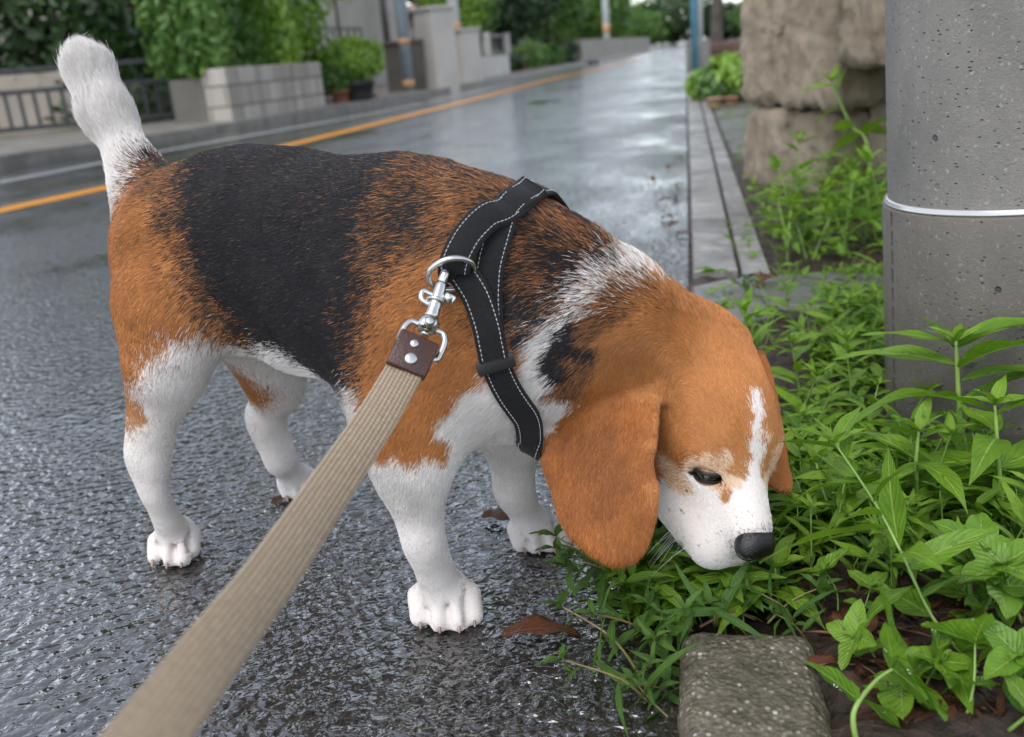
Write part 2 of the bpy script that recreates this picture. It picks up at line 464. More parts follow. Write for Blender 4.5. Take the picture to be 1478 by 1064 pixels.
for s in (1, -1):
    c = L(EYE[0], EYE[1]*s, EYE[2]); o0 = dog_field.grad(c[None])[0]; w0_ = toL(HO+unit(ex+.16*ey)*HS)-[0, float(mbend(0)) if False else 0, 0]
    f0 = w0_[0]*hf+w0_[1]*s*hr+w0_[2]*hu; f0 = unit(f0-o0*(f0@o0)); dog_field.apply(*ellipsoid(c, (f0, np.cross(o0, f0), o0), (.0135*HS, .0060*HS, .0100*HS)), .003, 'sub')
# mouth line at the flew's edge
for s in (1, -1):
    pr = roundcone(L(-.038, .042*s, -.118), L(.024, .034*s, -.118), .0035, .0025); dog_field.apply(*pr, .004, 'sub')
# neck
NB = P(730, 450, 0); NK = L(-.105, 0, -.05)
def mixp(a, b, t): return a*(1-t)+b*t
n1 = P(806, 452, -.018); n2 = P(880, 472, -.050)
seg3(NB, n1, rpx(NB, 100), rpx(n1, 98), .05, .72, (unit(-DA*.8-UPV*.1), .016, .28))
seg3(n1, n2, rpx(n1, 98), rpx(n2, 88), .04, .74, (unit(-DA*.8+UPV*.1), .015, .26))
seg3(n2, NK, rpx(n2, 88), .048, .04, .82, (unit(-DA*.7+UPV*.3), .010, .2))

# ---- ears: curved sheets of their own thickness, melted into the skull
EARS = []
def ear(poly_px, depth, base, tip, curve, thick, k, tilt):
    """poly_px outline; the sheet turns about the line base->tip and bends by curve"""
    c0 = np.mean(poly_px, axis=0); O = at_depth(c0[0], c0[1], depth); z = unit(CAMP-O)
    x = unit(C_RIGHT-z*(C_RIGHT@z)); y = np.cross(z, x); y = y if y@C_DOWN > 0 else -y
    sc = depth/FPX
    pl = catmull(np.array([((u-c0[0])*sc, (v-c0[1])*sc) for u, v in poly_px]), 5, True)
    def fn(p):
        q = p-O; px = q@x; py = q@y; pz = q@z
        f = 1/(1-pz/depth*.98)                     # keep the outline as wide as it is seen at its own distance
        h = curve(px*f, py*f)
        return np.maximum(poly_sdf(px*f, py*f, pl)+thick*.5, np.abs(pz-h)-thick)*.8-thick*.25
    m = np.abs(pl).max()+.03
    sl, Pp = dog_field.sub(O-m, O+m)
    dog_field.apply(fn, O-m, O+m, k)
    EARS.append((O, x, y, z, pl))
NEAR_EAR = [(880, 528), (925, 545), (950, 580), (952, 630), (945, 672), (951, 705), (947, 750), (930, 795), (900, 814), (866, 808), (826, 780), (803, 745), (793, 705), (781, 675), (780, 655), (795, 628), (815, 590), (845, 548)]
FAR_EAR = [(1098, 505), (1112, 520), (1122, 560), (1131, 620), (1139, 670), (1144, 695), (1138, 711), (1118, 708), (1100, 692), (1090, 668), (1085, 630), (1085, 560)]
def curve_near(x, y):
    y0 = y/.10
    return .004*(y0)+.010*np.exp(-((x-.02)/.05)**2-((y-.02)/.07)**2)-.045*(1/(1+np.exp((y+.062)/.012)))-.017*np.exp(-((x+.030)/.020)**2-((y+.02)/.035)**2)+.014*np.exp(-((x-.052)/.012)**2)*np.clip((.01-y)/.05, 0, 1)-.016*np.clip((-x-.035)/.03, 0, 1)
ear_d = depth_of(L(-.06, .058, -.03))-.030
ear(NEAR_EAR, ear_d, None, None, curve_near, .0035, .014, 0)
ear_d2 = depth_of(L(-.065, -.056, -.035))
ear(FAR_EAR, ear_d2, None, None, lambda x, y: .012*y/.1-.10*x+.006*np.cos(x*60), .0035, .014, 0)
earO, earX, earY, earZ, _p = EARS[0]
for (u, v) in NEAR_EAR+[(870, 600), (880, 680), (860, 750), (900, 640)]:
    FUR.append((at_depth(u, v, ear_d), unit(earY-earX*.12), .0095, .20, .03))
for (u, v) in FAR_EAR:
    FUR.append((at_depth(u, v, ear_d2), unit(EARS[1][2]), .006, .16, .015))
# even out the legs along their length
zz = dog_field.lo[2]+dog_field.h*np.arange(dog_field.n[2]); ii = np.where((zz > .03) & (zz < .26))[0]
XX, YY = np.meshgrid(dog_field.lo[0]+dog_field.h*np.arange(dog_field.n[0]), dog_field.lo[1]+dog_field.h*np.arange(dog_field.n[1]), indexing='ij')
mx_ = np.clip((.365-((XX-DO[0])*DA[0]+(YY-DO[1])*DA[1]))/.02, 0, 1).astype(np.float32)
blk_ = np.minimum(dog_field.d[:, :, ii[0]-9:ii[-1]+10], .06)
for _ in range(2):
    cs = np.cumsum(np.concatenate([np.repeat(blk_[:, :, :1], 5, 2), blk_, np.repeat(blk_[:, :, -1:], 4, 2)], 2), 2); blk_ = (cs[:, :, 9:]-cs[:, :, :-9])/9 if False else np.concatenate([cs[:, :, 8:9]/9, (cs[:, :, 9:]-cs[:, :, :-9])/9], 2)[:, :, :blk_.shape[2]]
wz_ = (np.clip((zz[ii]-.048)/.025, 0, 1)*np.clip((.235-zz[ii])/.05, 0, 1)).astype(np.float32)
W3 = .72*mx_[:, :, None]*wz_[None, None]; old = dog_field.d[:, :, ii]; near_ = np.abs(old) < .05
dog_field.d[:, :, ii] = np.where(near_, old*(1-W3)+(blk_[:, :, 9:9+len(ii)]-.0012)*W3, old)
# soft muscle relief
sl, PP = dog_field.sub(dog_field.lo, dog_field.lo+dog_field.h*(dog_field.n-1))
nb = np.abs(dog_field.d) < .02
pp = PP[nb]; inhead = toL(pp)[:, 0] > -.1
dog_field.d[nb] += (np.where(inhead, .2, 1.0)*(fbm(pp, 22, 3, 2)*.0022)).astype(np.float32)
DV, DF = dog_field.mesh()
for _ in range(3):                               # light smoothing
    acc = np.zeros_like(DV); num = np.zeros(len(DV))
    for a in range(4):
        for b in ((a+1) % 4, (a-1) % 4):
            np.add.at(acc, DF[:, a], DV[DF[:, b]]); np.add.at(num, DF[:, a], 1)
    DV = DV*.5+.5*acc/num[:, None]
# ------------------------------------------------------------------ harness straps lie along the body (paths first: the coat is pressed flat under them)
def on_body(pts, lift=.0):
    out = []
    for q in pts:
        p = dog_field.hit(CAMP, ray(*q))
        if p is None: p = P(*q)
        out.append(p)
    return np.array(out)
def mirror(p): return p-2*((p-DO)@DN)[:, None]*DN
def settle(p, off, it=6):
    for _ in range(it):
        p = p-(dog_field.sample(p)-off)[:, None]*dog_field.grad(p)
    return p
top_mid = settle(P(752, 292, -.01)[None], .004)[0]
A_px = [(735, 300), (723, 325), (714, 360), (706, 395), (703, 425)]
B_px = [(672, 398), (688, 425), (700, 470), (711, 515), (731, 560), (755, 590), (778, 612)]
pa = on_body(A_px); pb = on_body(B_px)
pb[-2] = on_body([(750, 586)])[0]; pb[-1] = on_body([(762, 606)])[0]
low = P(770, 640, 0)
LOOP = np.concatenate([pa[:4], on_body([(702, 450)]), pb[3:], low[None]])
near = catmull(LOOP, 8); far = mirror(near)[::-1]
LOOP = catmull(np.concatenate([LOOP, mirror(LOOP)[::-1][1:]]), 8, True); LOOP = settle(LOOP, .0045)
for _ in range(12): LOOP = .5*LOOP+.25*(np.roll(LOOP, 1, 0)+np.roll(LOOP, -1, 0))
LOOP = settle(LOOP, .0045, 3)
print('LOOP', [tuple(np.round([((p-DO)@DN), p[2]], 3)) for p in LOOP[::6]])
SIDE = settle(catmull(pb[:4], 8), .0060)
HARN = [(LOOP[::2], .0125), (SIDE[::2], .010)]
# ------------------------------------------------------------------ coat: colour patches fixed to the body, plus shade painted into the ears
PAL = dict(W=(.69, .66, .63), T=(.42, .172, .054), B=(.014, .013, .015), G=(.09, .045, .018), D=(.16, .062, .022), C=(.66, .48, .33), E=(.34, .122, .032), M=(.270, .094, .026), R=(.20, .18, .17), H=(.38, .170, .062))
SEEDS = []
def seeds(code, txt, mirror='body'):
    for tok in txt.split():
        u, v = map(float, tok.split(','))
        p = dog_field.hit(CAMP, ray(u, v))
        if p is None: continue
        SEEDS.append((code, p))
        if mirror == 'body': SEEDS.append((code, p-2*((p-DO)@DN)*DN))
        elif mirror == 'head':
            q = toL(p); q[1] = -q[1]; SEEDS.append((code, L(*q)))
seeds('B', '275,235 320,225 380,222 440,222 500,232 545,245 262,275 275,330 320,300 380,290 440,290 500,290 300,380 350,360 410,350 470,350 530,330 325,435 370,420 430,420 490,400 360,470 400,480 440,470 480,460 455,515 490,520 500,490 590,320 560,370 525,420')
seeds('G', '575,255 620,255 660,262 700,270 735,290 640,290 600,290 680,300 620,320 575,300 660,325 630,345 590,345 545,395')
seeds('G', '252,262 246,300 250,335 262,375 282,420 306,458 335,482 548,300 546,340 536,385 522,425 510,465 505,505')
seeds('T', '200,300 178,340 172,390 172,430 205,350 215,400 245,380 225,440 258,430 285,460 195,480 215,500 180,500 255,470 245,290 188,540 310,480 250,340')
seeds('T', '590,395 620,400 650,420 640,370 670,380 560,440 600,440 640,470 545,490 580,490 620,520 660,520 680,480 535,540 560,550 600,570 640,570 545,600 580,610 615,620 550,640 590,650 630,645 680,440 660,545 530,575 672,550')
seeds('W', '650,620 680,600 710,590 740,600 665,635 700,630 740,630 690,575 720,560 770,625')
seeds('W', '565,690 590,685 620,680 575,730 610,720 595,770 620,760 590,820 640,810 620,860 650,850 610,890 660,890 680,880 640,900')
seeds('W', '215,560 240,530 265,515 285,505 200,575 225,600 250,580 210,630 240,620 200,660 225,660 215,700 235,700 225,750 245,750 230,790 260,790 240,815 270,810')
seeds('W', '330,505 355,515 400,520 430,545 470,565 500,580 380,540 420,560 400,590 420,610 395,640 410,670 420,700 440,700 380,610', None)
seeds('W', '720,650 750,650 735,700 760,690 740,740 770,770 800,770', None)
seeds('W', '404,516 432,541 460,563 490,580 510,592')
seeds('B', '392,492 424,510 455,532 485,550 508,562')
seeds('H', '196,585 194,600 372,575 368,560', None)
seeds('W', '95,120 120,70 140,120 160,170 130,160 150,220 170,200 185,210 150,250 165,270 120,110 105,90 172,240')
seeds('D', '190,265 198,250 206,238 215,255 205,275')
seeds('B', '212,228 222,222 228,234 220,244')
seeds('D', '235,250 225,262 240,270 232,285')
seeds('T', '190,300 182,285')
# neck
seeds('G', '770,305 800,310 830,325 800,350 770,350 830,360 860,345 850,370 770,400 800,395 745,350 740,400 835,395')
seeds('B', '745,440 760,440 745,480 785,435 725,440 715,400 720,360 820,500 800,530 830,480 815,540 840,510 705,440')
seeds('W', '905,368 928,378 942,390 890,382 915,388 872,396 856,411 840,427 824,444 804,466 788,488 772,512 765,535 772,560 790,585 780,545 795,560 760,570 750,560')
seeds('G', '880,352 862,366 846,384 829,404 812,424 796,444 780,464')
seeds('D', '930,405 905,407 885,414 868,428 853,444 838,462')
seeds('B', '822,478 808,496 800,516 796,530 806,545')
seeds('D', '812,560 822,548 838,520 800,568')
seeds('D', '850,450 870,430 900,415 880,460 850,480 930,412')
seeds('T', '745,520 730,500 740,540')
# head
seeds('T', '960,410 990,420 1020,440 1050,465 940,440 970,470 1010,480 1050,510 1080,510 1100,540 930,490 960,520 1000,530 1040,550 1070,560 1060,590 1000,580 960,560 980,610 1020,620 1050,630 1070,620 970,640 1000,640 1108,560 1112,590 900,500 920,540 890,480', 'head')
seeds('W', '1091,572 1096,592 1100,610 1098,630 1091,650 1085,672 1092,700 1100,730 1082,700', None)
seeds('T', '1076,572 1080,592 1083,612 1080,632 1070,645 1106,572 1111,592 1114,612 1112,632', None)
seeds('C', '1000,664 1022,660 1042,665 1052,700 1040,712', 'head')
seeds('C', '1110,632', None)
seeds('C', '965,672 972,692 990,706', 'head')
seeds('W', '1010,712 1030,716', 'head')
seeds('T', '1005,648 1030,645 1055,650 985,655 965,655', 'head')
seeds('H', '1062,672 1045,715 1068,640', 'head')
seeds('W', '960,710 975,730 1000,725 1030,725 1055,740 970,760 1000,760 1030,760 990,790 1020,790 1050,790 1020,810 1050,765 1065,720', 'head')
seeds('M', '818,648 826,632 832,660 842,690 850,640 856,670 862,712 868,740 872,690 884,660 888,720 900,690 876,625', 'head')  # darker ear brown, with the shade of the hollow put into the colour
seeds('E', '800,690 810,720 830,750 850,775 880,785 910,760 925,720 915,680 905,640 900,600 860,600 840,610', 'head')
seeds('T', '948,600 949,640 946,680 948,710 880,545 920,560', 'head')
seeds('E', '860,600 930,620 925,650 870,570 910,580 935,600 800,650 920,680 820,660 810,690 850,710 890,720 930,730 840,750 880,760 910,770 870,795 900,800 795,670 830,630', 'head')
seeds('E', '1112,540 1125,600 1130,650 1135,690 1115,700', None)
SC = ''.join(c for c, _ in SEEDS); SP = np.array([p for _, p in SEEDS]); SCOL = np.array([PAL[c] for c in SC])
from mathutils.kdtree import KDTree
def kd(pts):
    t = KDTree(len(pts))
    for i, p in enumerate(pts): t.insert([float(x) for x in p], i)
    t.balance(); return t
SEED_TREE = kd(SP)
SCODE = np.array([ord(c) for c in SC])
def coat_code(p, jit=0.0):
    out = np.zeros(len(p), int); w = np.stack([fbm(p, 70, 11+k, 3) for k in range(3)], -1)*.0042
    q = p+w
    q = q+rng.normal(0, 1, q.shape)*jit
    find = SEED_TREE.find; out = np.fromiter((find(x)[1] for x in q.tolist()), np.int64, len(q))
    return SCODE[out]
def pal_of(code): 
    c = np.zeros((len(code), 3))
    for k, v in PAL.items(): c[code == ord(k)] = v
    return c
def eye_frame(s):
    c = L(EYE[0], EYE[1]*s, EYE[2]); e0 = L(EYE[0]-.02, EYE[1]*s*.2, EYE[2]-.012); out = unit(c-e0)
    gs = dog_field.grad(c+np.array([a_*.016*hf+b_*.012*hu for a_ in (-1, 1) for b_ in (-1, 1)])); out = unit(gs.mean(0)) if (gs.mean(0)@hr)*s > 0 else out
    w = toL(HO+unit(ex+.16*ey)*HS); w = np.array([w[0], w[1]*s, w[2]]); fw = w[0]*hf+w[1]*hr+w[2]*hu
    fw = unit(fw-out*(fw@out)); upx = np.cross(out, fw); upx = upx if upx@hu > 0 else -upx
    return c, out, fw, upx
EYEF = {s: eye_frame(s) for s in (1, -1)}
EYEC = [L(EYE[0], EYE[1]*s, EYE[2]) for s in (1, -1)]
def eye_mask(p):
    m = np.zeros(len(p), bool)
    for s in (1, -1):
        c, out, fw, upx = EYEF[s]; q = p-c; r = np.sqrt(((q@fw)/.0150)**2+((q@out)/.014)**2+((q@upx+.0012)/.0042)**2); m |= r < 1
    return m
# body mesh with the skin's own colours
m_skin, nt, b = new_mat('dog_skin'); at = N(nt, 'ShaderNodeAttribute', attribute_name='coat')
nt.links.new(at.outputs['Color'], b.inputs['Base Color']); b.inputs['Roughness'].default_value = .7; b.inputs['Specular IOR Level'].default_value = .2
dog = empty('dog', HB*.5+FB*.5)
dog_inv = -np.array(dog.location)
body = np_mesh('body', DV+dog_inv, DF, m_skin, dog)
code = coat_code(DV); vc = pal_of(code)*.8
vc[code == ord('W')] = (.60, .55, .52)
vc[eye_mask(DV)] = (.012, .010, .010)
ca = body.data.color_attributes.new('coat', 'FLOAT_COLOR', 'POINT')
ca.data.foreach_set('color', np.concatenate([vc, np.ones((len(vc), 1))], 1).astype(np.float32).ravel())
# ------------------------------------------------------------------ fur
FC = np.array([f[0] for f in FUR]); FD = np.array([f[1] for f in FUR]); FL = np.array([f[2] for f in FUR]); FT = np.array([f[3] for f in FUR]); FR = np.array([f[4] for f in FUR])
def fur_field(p):
    D = np.zeros((len(p), 3)); ln = np.zeros(len(p)); lf = np.zeros(len(p))
    for i in range(0, len(p), 20000):
        q = p[i:i+20000]; d = np.linalg.norm(q[:, None]-FC[None], axis=-1)/FR[None]; w = 1/(d**5+.02); w /= w.sum(1, keepdims=True)
        D[i:i+20000] = w@FD; ln[i:i+20000] = w@FL; lf[i:i+20000] = w@FT
    return D, ln, lf
def make_fur(n):
    tri = np.concatenate([DF[:, [0, 1, 2]], DF[:, [0, 2, 3]]]); A, B_, C_ = DV[tri[:, 0]], DV[tri[:, 1]], DV[tri[:, 2]]
    cr = np.cross(B_-A, C_-A); ar = np.linalg.norm(cr, axis=1)*.5
    cen = (A+B_+C_)/3; tl = toL(cen); wgt = ar.copy()
    face = cr/np.maximum(ar*2, 1e-12)[:, None]; facing = ((CAMP-cen)*face).sum(1) > 0
    wgt *= np.where(tl[:, 0] > -.11, 1.7, 1.0)*np.where(facing, 1.0, .45)   # shorter, denser hair on the head
    pick = rng.choice(len(tri), n, p=wgt/wgt.sum()); r1 = np.sqrt(rng.random(n)); r2 = rng.random(n)
    root = A[pick]*(1-r1)[:, None]+B_[pick]*(r1*(1-r2))[:, None]+C_[pick]*(r1*r2)[:, None]
    keep = ~eye_mask(root); nl = toL(root)-np.array(NOSE_C); keep &= ~(np.linalg.norm(nl/[.0145, .0175, .0140], axis=1) < 1); keep &= root[:, 2] > .003
    for sp, w_ in HARN:
        ht = kd(sp); idx_ = np.where(keep & (np.abs(root-sp.mean(0)).max(1) < .35))[0]; keep[idx_] &= np.fromiter((ht.find(x)[2] for x in root[idx_].tolist()), float, len(idx_)) > w_
    root = root[keep]; n = len(root); vi = tri[pick, rng.integers(0, 3, len(pick))][keep]
    nor = dog_field.grad(root); (D, ln, lf) = (x[vi] for x in fur_field(DV))
    D = D+.12*np.stack([fbm(root, 45, 31+k, 2) for k in range(3)], -1)
    T = D-nor*(D*nor).sum(1, keepdims=True); T /= np.maximum(np.linalg.norm(T, axis=1, keepdims=True), 1e-6)
    S = np.cross(nor, T)
    onh = toL(root)[:, 0] > -.1
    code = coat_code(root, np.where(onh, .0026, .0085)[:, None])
    tailm = ((root-DO)@DA < -.06) & (root[:, 2] > .385); ln = np.where(tailm, np.minimum(ln*2.3, .024), ln)
    lf = lf*np.where(tailm, 1, .72)+.05*fbm(root, 60, 51, 2); ln = ln*.56*np.exp(rng.normal(0, .20, n))
    gz = (code == ord('G')); lf = lf+np.where(gz, .07, 0)
    stray = (rng.random(n) < .03) & ~tailm; lf = lf+np.where(stray, .22, 0)
    clump = .12*np.stack([fbm(root, 150, 61, 2), fbm(root, 150, 62, 2)], -1)
    yaw = rng.normal(0, .10, n)+clump[:, 0]; lift = np.clip(lf+rng.normal(0, .06, n)+.4*clump[:, 1], .03, 1.3)
    d0 = T*(np.cos(lift)*np.cos(yaw))[:, None]+S*(np.cos(lift)*np.sin(yaw))[:, None]+nor*np.sin(lift)[:, None]
    K = 4; ts = np.linspace(0, 1, K); pts = np.zeros((n, K, 3))
    for k, t in enumerate(ts):
        bend = nor*(-.55*np.sin(lift)*ln*t*t)[:, None]
        pts[:, k] = root+d0*(ln*t)[:, None]+bend-nor*.0002
    tip = pts[:, 1:, 2]; pts[:, 1:, 2] = np.maximum(tip, .0015)
    code = np.where((code == ord('R')) & (rng.random(n) < .70), ord('W'), code)
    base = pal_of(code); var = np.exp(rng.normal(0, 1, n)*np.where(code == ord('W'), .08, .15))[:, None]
    low = np.exp(np.where(onh, .20, .13)*fbm(root, 28, 71, 3))[:, None]
    col = np.repeat((base*var*low)[:, None, :], K, 1)
    u = rng.random(n)
    tan = np.array(PAL['H']); blk = np.array(PAL['B'])
    tl = toL(root)
    m = gz; mixn = .5+.45*fbm(root, 35, 81, 2)
    isT = m & (u < mixn*.72); col[isT, 1:] = tan*np.array([.78, .72, .70])*np.exp(rng.normal(0, .30, (isT.sum(), 1, 1))); col[isT, 0] = blk
    isB = m & ~isT; col[isB] = blk*1.2
    m = (code == ord('B')) & (u < .016+.05*np.clip(fbm(root, 25, 82, 2), 0, 1)); col[m, 2:] = np.array([.24, .12, .055])
    m = (code == ord('T')) & (u < .06) & (tl[:, 0] < -.1); col[m] = np.array([.10, .045, .018])
    m = (code == ord('D')) & (u < .45); col[m, 1:] = tan*.75
    m = (code == ord('D')) & (u > .70); col[m] = blk*1.3
    m = (code == ord('C')) & (u < .3); col[m] = np.array(PAL['T'])
    m = (code == ord('R')) & (u < .5); col[m] = np.array([.06, .055, .055])
    m = (code == ord('W')); col[m, 0] *= np.array([.96, .92, .88])
    nw = L(*NOSE_C); dn = np.linalg.norm(root-nw, axis=1); m = rng.random(n) < .75*np.exp(-np.maximum(dn-.014, 0)/.0060); col[m] = np.array([.045, .040, .040])*np.exp(rng.normal(0, .4, (int(m.sum()), 1, 1)))
    pads = np.concatenate([root[rng.permutation(np.where((tl[:, 0] > .005) & (tl[:, 0] < .05) & (s_*tl[:, 1] > .016) & (s_*tl[:, 1] < .042) & (tl[:, 2] < -.045) & (tl[:, 2] > -.085))[0])[:9]] for s_ in (1, -1)])
    for q in pads: col[np.linalg.norm(root-q, axis=1) < .0013] = np.array([.05, .04, .038])
    cu = bpy.data.hair_curves.new('fur'); cu.add_curves([K]*n)
    cu.attributes['position'].data.foreach_set('vector', (pts+dog_inv).astype(np.float32).ravel())
    rad = np.where(tl[:, 0] > -.1, .00014, .00016)[:, None]*np.array([1.0, .95, .7, .12])[None]
    ra_ = cu.attributes.get('radius') or cu.attributes.new('radius', 'FLOAT', 'POINT')
    ra_.data.foreach_set('value', rad.astype(np.float32).ravel())
    ac = cu.attributes.new('fur_colour', 'FLOAT_COLOR', 'POINT')
    ac.data.foreach_set('color', np.concatenate([col, np.ones((n, K, 1))], 2).astype(np.float32).ravel())
    m_, nt, b = new_mat('dog_fur'); at = N(nt, 'ShaderNodeAttribute', attribute_name='fur_colour')
    nt.links.new(at.outputs['Color'], b.inputs['Base Color']); b.inputs['Roughness'].default_value = .46; b.inputs['Specular IOR Level'].default_value = .32
    cu.materials.append(m_)
    o = bpy.data.objects.new('fur', cu); COL.objects.link(o); o.parent = dog
    return o
NOSE_C = (.0645, 0, -.0385)
NHAIR = 620000
fur = make_fur(NHAIR)
scene.cycles_curves.shape = 'RIBBONS'; scene.cycles_curves.subdivisions = 2
# ------------------------------------------------------------------ eyes, nose, claws, whiskers
m_eye, nt, b = new_mat('dog_eye'); v = coords(nt)
b.inputs['Base Color'].default_value = (.010, .006, .004, 1); b.inputs['Roughness'].default_value = .06; b.inputs['Coat Weight'].default_value = 1
nt.links.new(mixc(nt, noise(nt, v, 60, 2), (.014, .007, .004), (.006, .004, .004)), b.inputs['Base Color'])
m_lid, nt, b = new_mat('eyelid'); b.inputs['Roughness'].default_value = .4; nt.links.new(N(nt, 'ShaderNodeAttribute', attribute_name='rim').outputs['Color'], b.inputs['Base Color'])
for s in (1, -1):
    c, out, fw, upx = EYEF[s]
    mb = MB(); bm = bmesh.new(); bmesh.ops.create_uvsphere(bm, u_segments=28, v_segments=18, radius=.0098*HS); bm.verts.index_update()
    ec = c-out*.0048
    mb.add([np.array(v.co)+ec+dog_inv for v in bm.verts], [[v.index for v in f.verts] for f in bm.faces]); bm.free()
    eo = mb.build('eye', m_eye, dog, True)
    # lids: an upper hood and a lower rim
    mb = MB()
    # lids: shells over the ball, leaving a narrow slanting slit
    V = []; F = []; nu, nv_ = 24, 10
    for side_, lo_, hi_ in ((1, .12, 1.45), (-1, .30, 1.45)):
        k0_ = len(V)
        for i in range(nu+1):
            az = -1.45+2.9*i/nu
            for j in range(nv_+1):
                sl_e = lo_*math.cos(az*.95)**.8 if abs(az) < 1.6 else 0
                el = side_*(sl_e+(hi_-sl_e)*j/nv_); rr = .01045*HS if j else .0099*HS
                V.append(ec+(fw*math.sin(az)*math.cos(el)*1.25+upx*math.sin(el)+out*math.cos(az)*math.cos(el))*rr+dog_inv)
        for i in range(nu):
            for j in range(nv_):
                q = (k0_+i*(nv_+1)+j, k0_+(i+1)*(nv_+1)+j, k0_+(i+1)*(nv_+1)+j+1, k0_+i*(nv_+1)+j+1); F.append(q if side_ > 0 else q[::-1])
    lo_ = link_mesh('eyelid', V, F, m_lid, eo); la = lo_.data.color_attributes.new('rim', 'FLOAT_COLOR', 'POINT')
    rim = [(.014, .011, .010, 1) if (i % (nv_+1)) <= 2 else tuple(np.array([.24, .10, .040])*(.75+.5*((i*7919) % 13)/13))+(1,) for i in range(len(V))]; la.data.foreach_set('color', np.array(rim, np.float32).ravel())
# pale lashes and brow whiskers
# nose leather
nf = Field(L(*NOSE_C)-.04, L(*NOSE_C)+.04, .0011)
def nell(c, r, k, op='add'): nf.apply(*ellipsoid(L(*c), (hf, hr, hu), np.array(r)*HS), k, op)
nell((.060, 0, -.037), (.0125, .0160, .0125), .004)
nell((.065, .0070, -.040), (.0085, .0088, .0080), .006); nell((.065, -.0070, -.040), (.0085, .0088, .0080), .006)
nell((.062, 0, -.049), (.008, .0042, .008), .005)
nell((.0735, .0080, -.0412), (.0065, .0036, .0030), .002, 'sub'); nell((.0735, -.0080, -.0412), (.0075, .0040, .0032), .002, 'sub')
nell((.068, .0145, -.0425), (.006, .0036, .0020), .002, 'sub'); nell((.068, -.0145, -.0425), (.006, .004, .0022), .002, 'sub')
nell((.0755, 0, -.044), (.006, .0007, .011), .002, 'sub')
nV, nF = nf.mesh()
m_nose, nt, b = new_mat('nose_leather'); v = coords(nt)
vv = voro(nt, v, 900); b.inputs['Base Color'].default_value = (.012, .011, .012, 1); b.inputs['Roughness'].default_value = .24
nt.links.new(mixc(nt, noise(nt, v, 120, 3), (.007, .006, .007), (.003, .003, .003)), b.inputs['Base Color'])
bump(nt, b, vv.outputs['Distance'], .5, .0008)
np_mesh('nose', nV+dog_inv, nF, m_nose, dog)
m_claw = rough_mat('claw', (.34, .23, .18), (.22, .14, .11), 80, .35, .1, .001)
for (p, h, rt) in CLAWS:
    pts = [p-h*.006+UPV*.002, p+UPV*.0012, p+h*.0032-UPV*.0008, p+h*.0050-UPV*.0028]
    MB().tube([q+dog_inv for q in catmull(pts, 4)], list(np.linspace(.0022, .0008, 13)), 8).build('claw', m_claw, dog, True)
m_whisk = plain_mat('whisker', (.8, .78, .74), .3)
for s in (1, -1):
    for i in range(9):
        a = rng.random(); st = L(.012+.034*a, s*(.030-.004*a), -.070-.022*rng.random())
        dr = unit(hf*(.15+.3*rng.random())+hr*s*(.75)+(-hu)*(.4+.5*rng.random())+rng.normal(0, .15, 3)); ln_ = .022+.022*rng.random()
        pts = [st+dr*ln_*t+np.array([0, 0, -1])*.25*ln_*t*t for t in np.linspace(0, 1, 6)]
        MB().tube([q+dog_inv for q in pts], list(np.linspace(.00018, .00004, 6)), 5).build('whisker', m_whisk, dog, True)
tag(dog, 'brown, black and white beagle in a black harness sniffing the kerbside weeds, white tail raised', 'dog')
# ------------------------------------------------------------------ harness, its stitching, ring; the leash with its clip
m_strap, nt, b = new_mat('black_webbing'); v = coords(nt)
b.inputs['Roughness'].default_value = .85; b.inputs['Specular IOR Level'].default_value = .18; b.inputs['Sheen Weight'].default_value = .08
nt.links.new(mixc(nt, noise(nt, v, 260, 4), (.005, .005, .006), (.016, .016, .017)), b.inputs['Base Color'])
bump(nt, b, noise(nt, v, 900, 3), .6, .0008)
m_stitch = rough_mat('white_thread', (.40, .40, .40), (.52, .52, .51), 200, .6, 0)
m_steel, nt, b = new_mat('steel'); v = coords(nt)
b.inputs['Metallic'].default_value = 1; nt.links.new(mixc(nt, noise(nt, v, 90, 4), (.62, .61, .59), (.48, .47, .45)), b.inputs['Base Color'])
nt.links.new(ramp(nt, noise(nt, v, 60, 4), [(.3, .16), (.7, .34)]), b.inputs['Roughness'])
def ribbon(path, width, nrm, thick, closed=False, edge=.25, taper=None):
    """strap with a slightly domed section; returns mesh data and the two stitch lines"""
    n = len(path); V = []; F = []; st = ([], [])
    prof = [(-.5, -.5), (-.5, .25), (-.46, .5), (0, .62), (.46, .5), (.5, .25), (.5, -.5)]; m = len(prof)
    for i in range(n):
        t = unit(path[(i+1) % n if closed else min(i+1, n-1)]-path[i-1 if closed else max(i-1, 0)])
        nn = unit(nrm[i]-t*(nrm[i]@t)); s_ = np.cross(t, nn); w = width if taper is None else taper[i]
        for (a, h) in prof: V.append(path[i]+s_*a*w+nn*h*thick)
        for k, sg in enumerate((-1, 1)): st[k].append((path[i]+s_*sg*w*.37+nn*thick*.62, t, nn, s_))
    for i in range(n if closed else n-1):
        j = (i+1) % n
        for k in range(m):
            k2 = (k+1) % m; F.append((i*m+k, i*m+k2, j*m+k2, j*m+k))
    if not closed: F.append(tuple(range(m))); F.append(tuple((n-1)*m+k for k in range(m))[::-1])
    return V, F, st
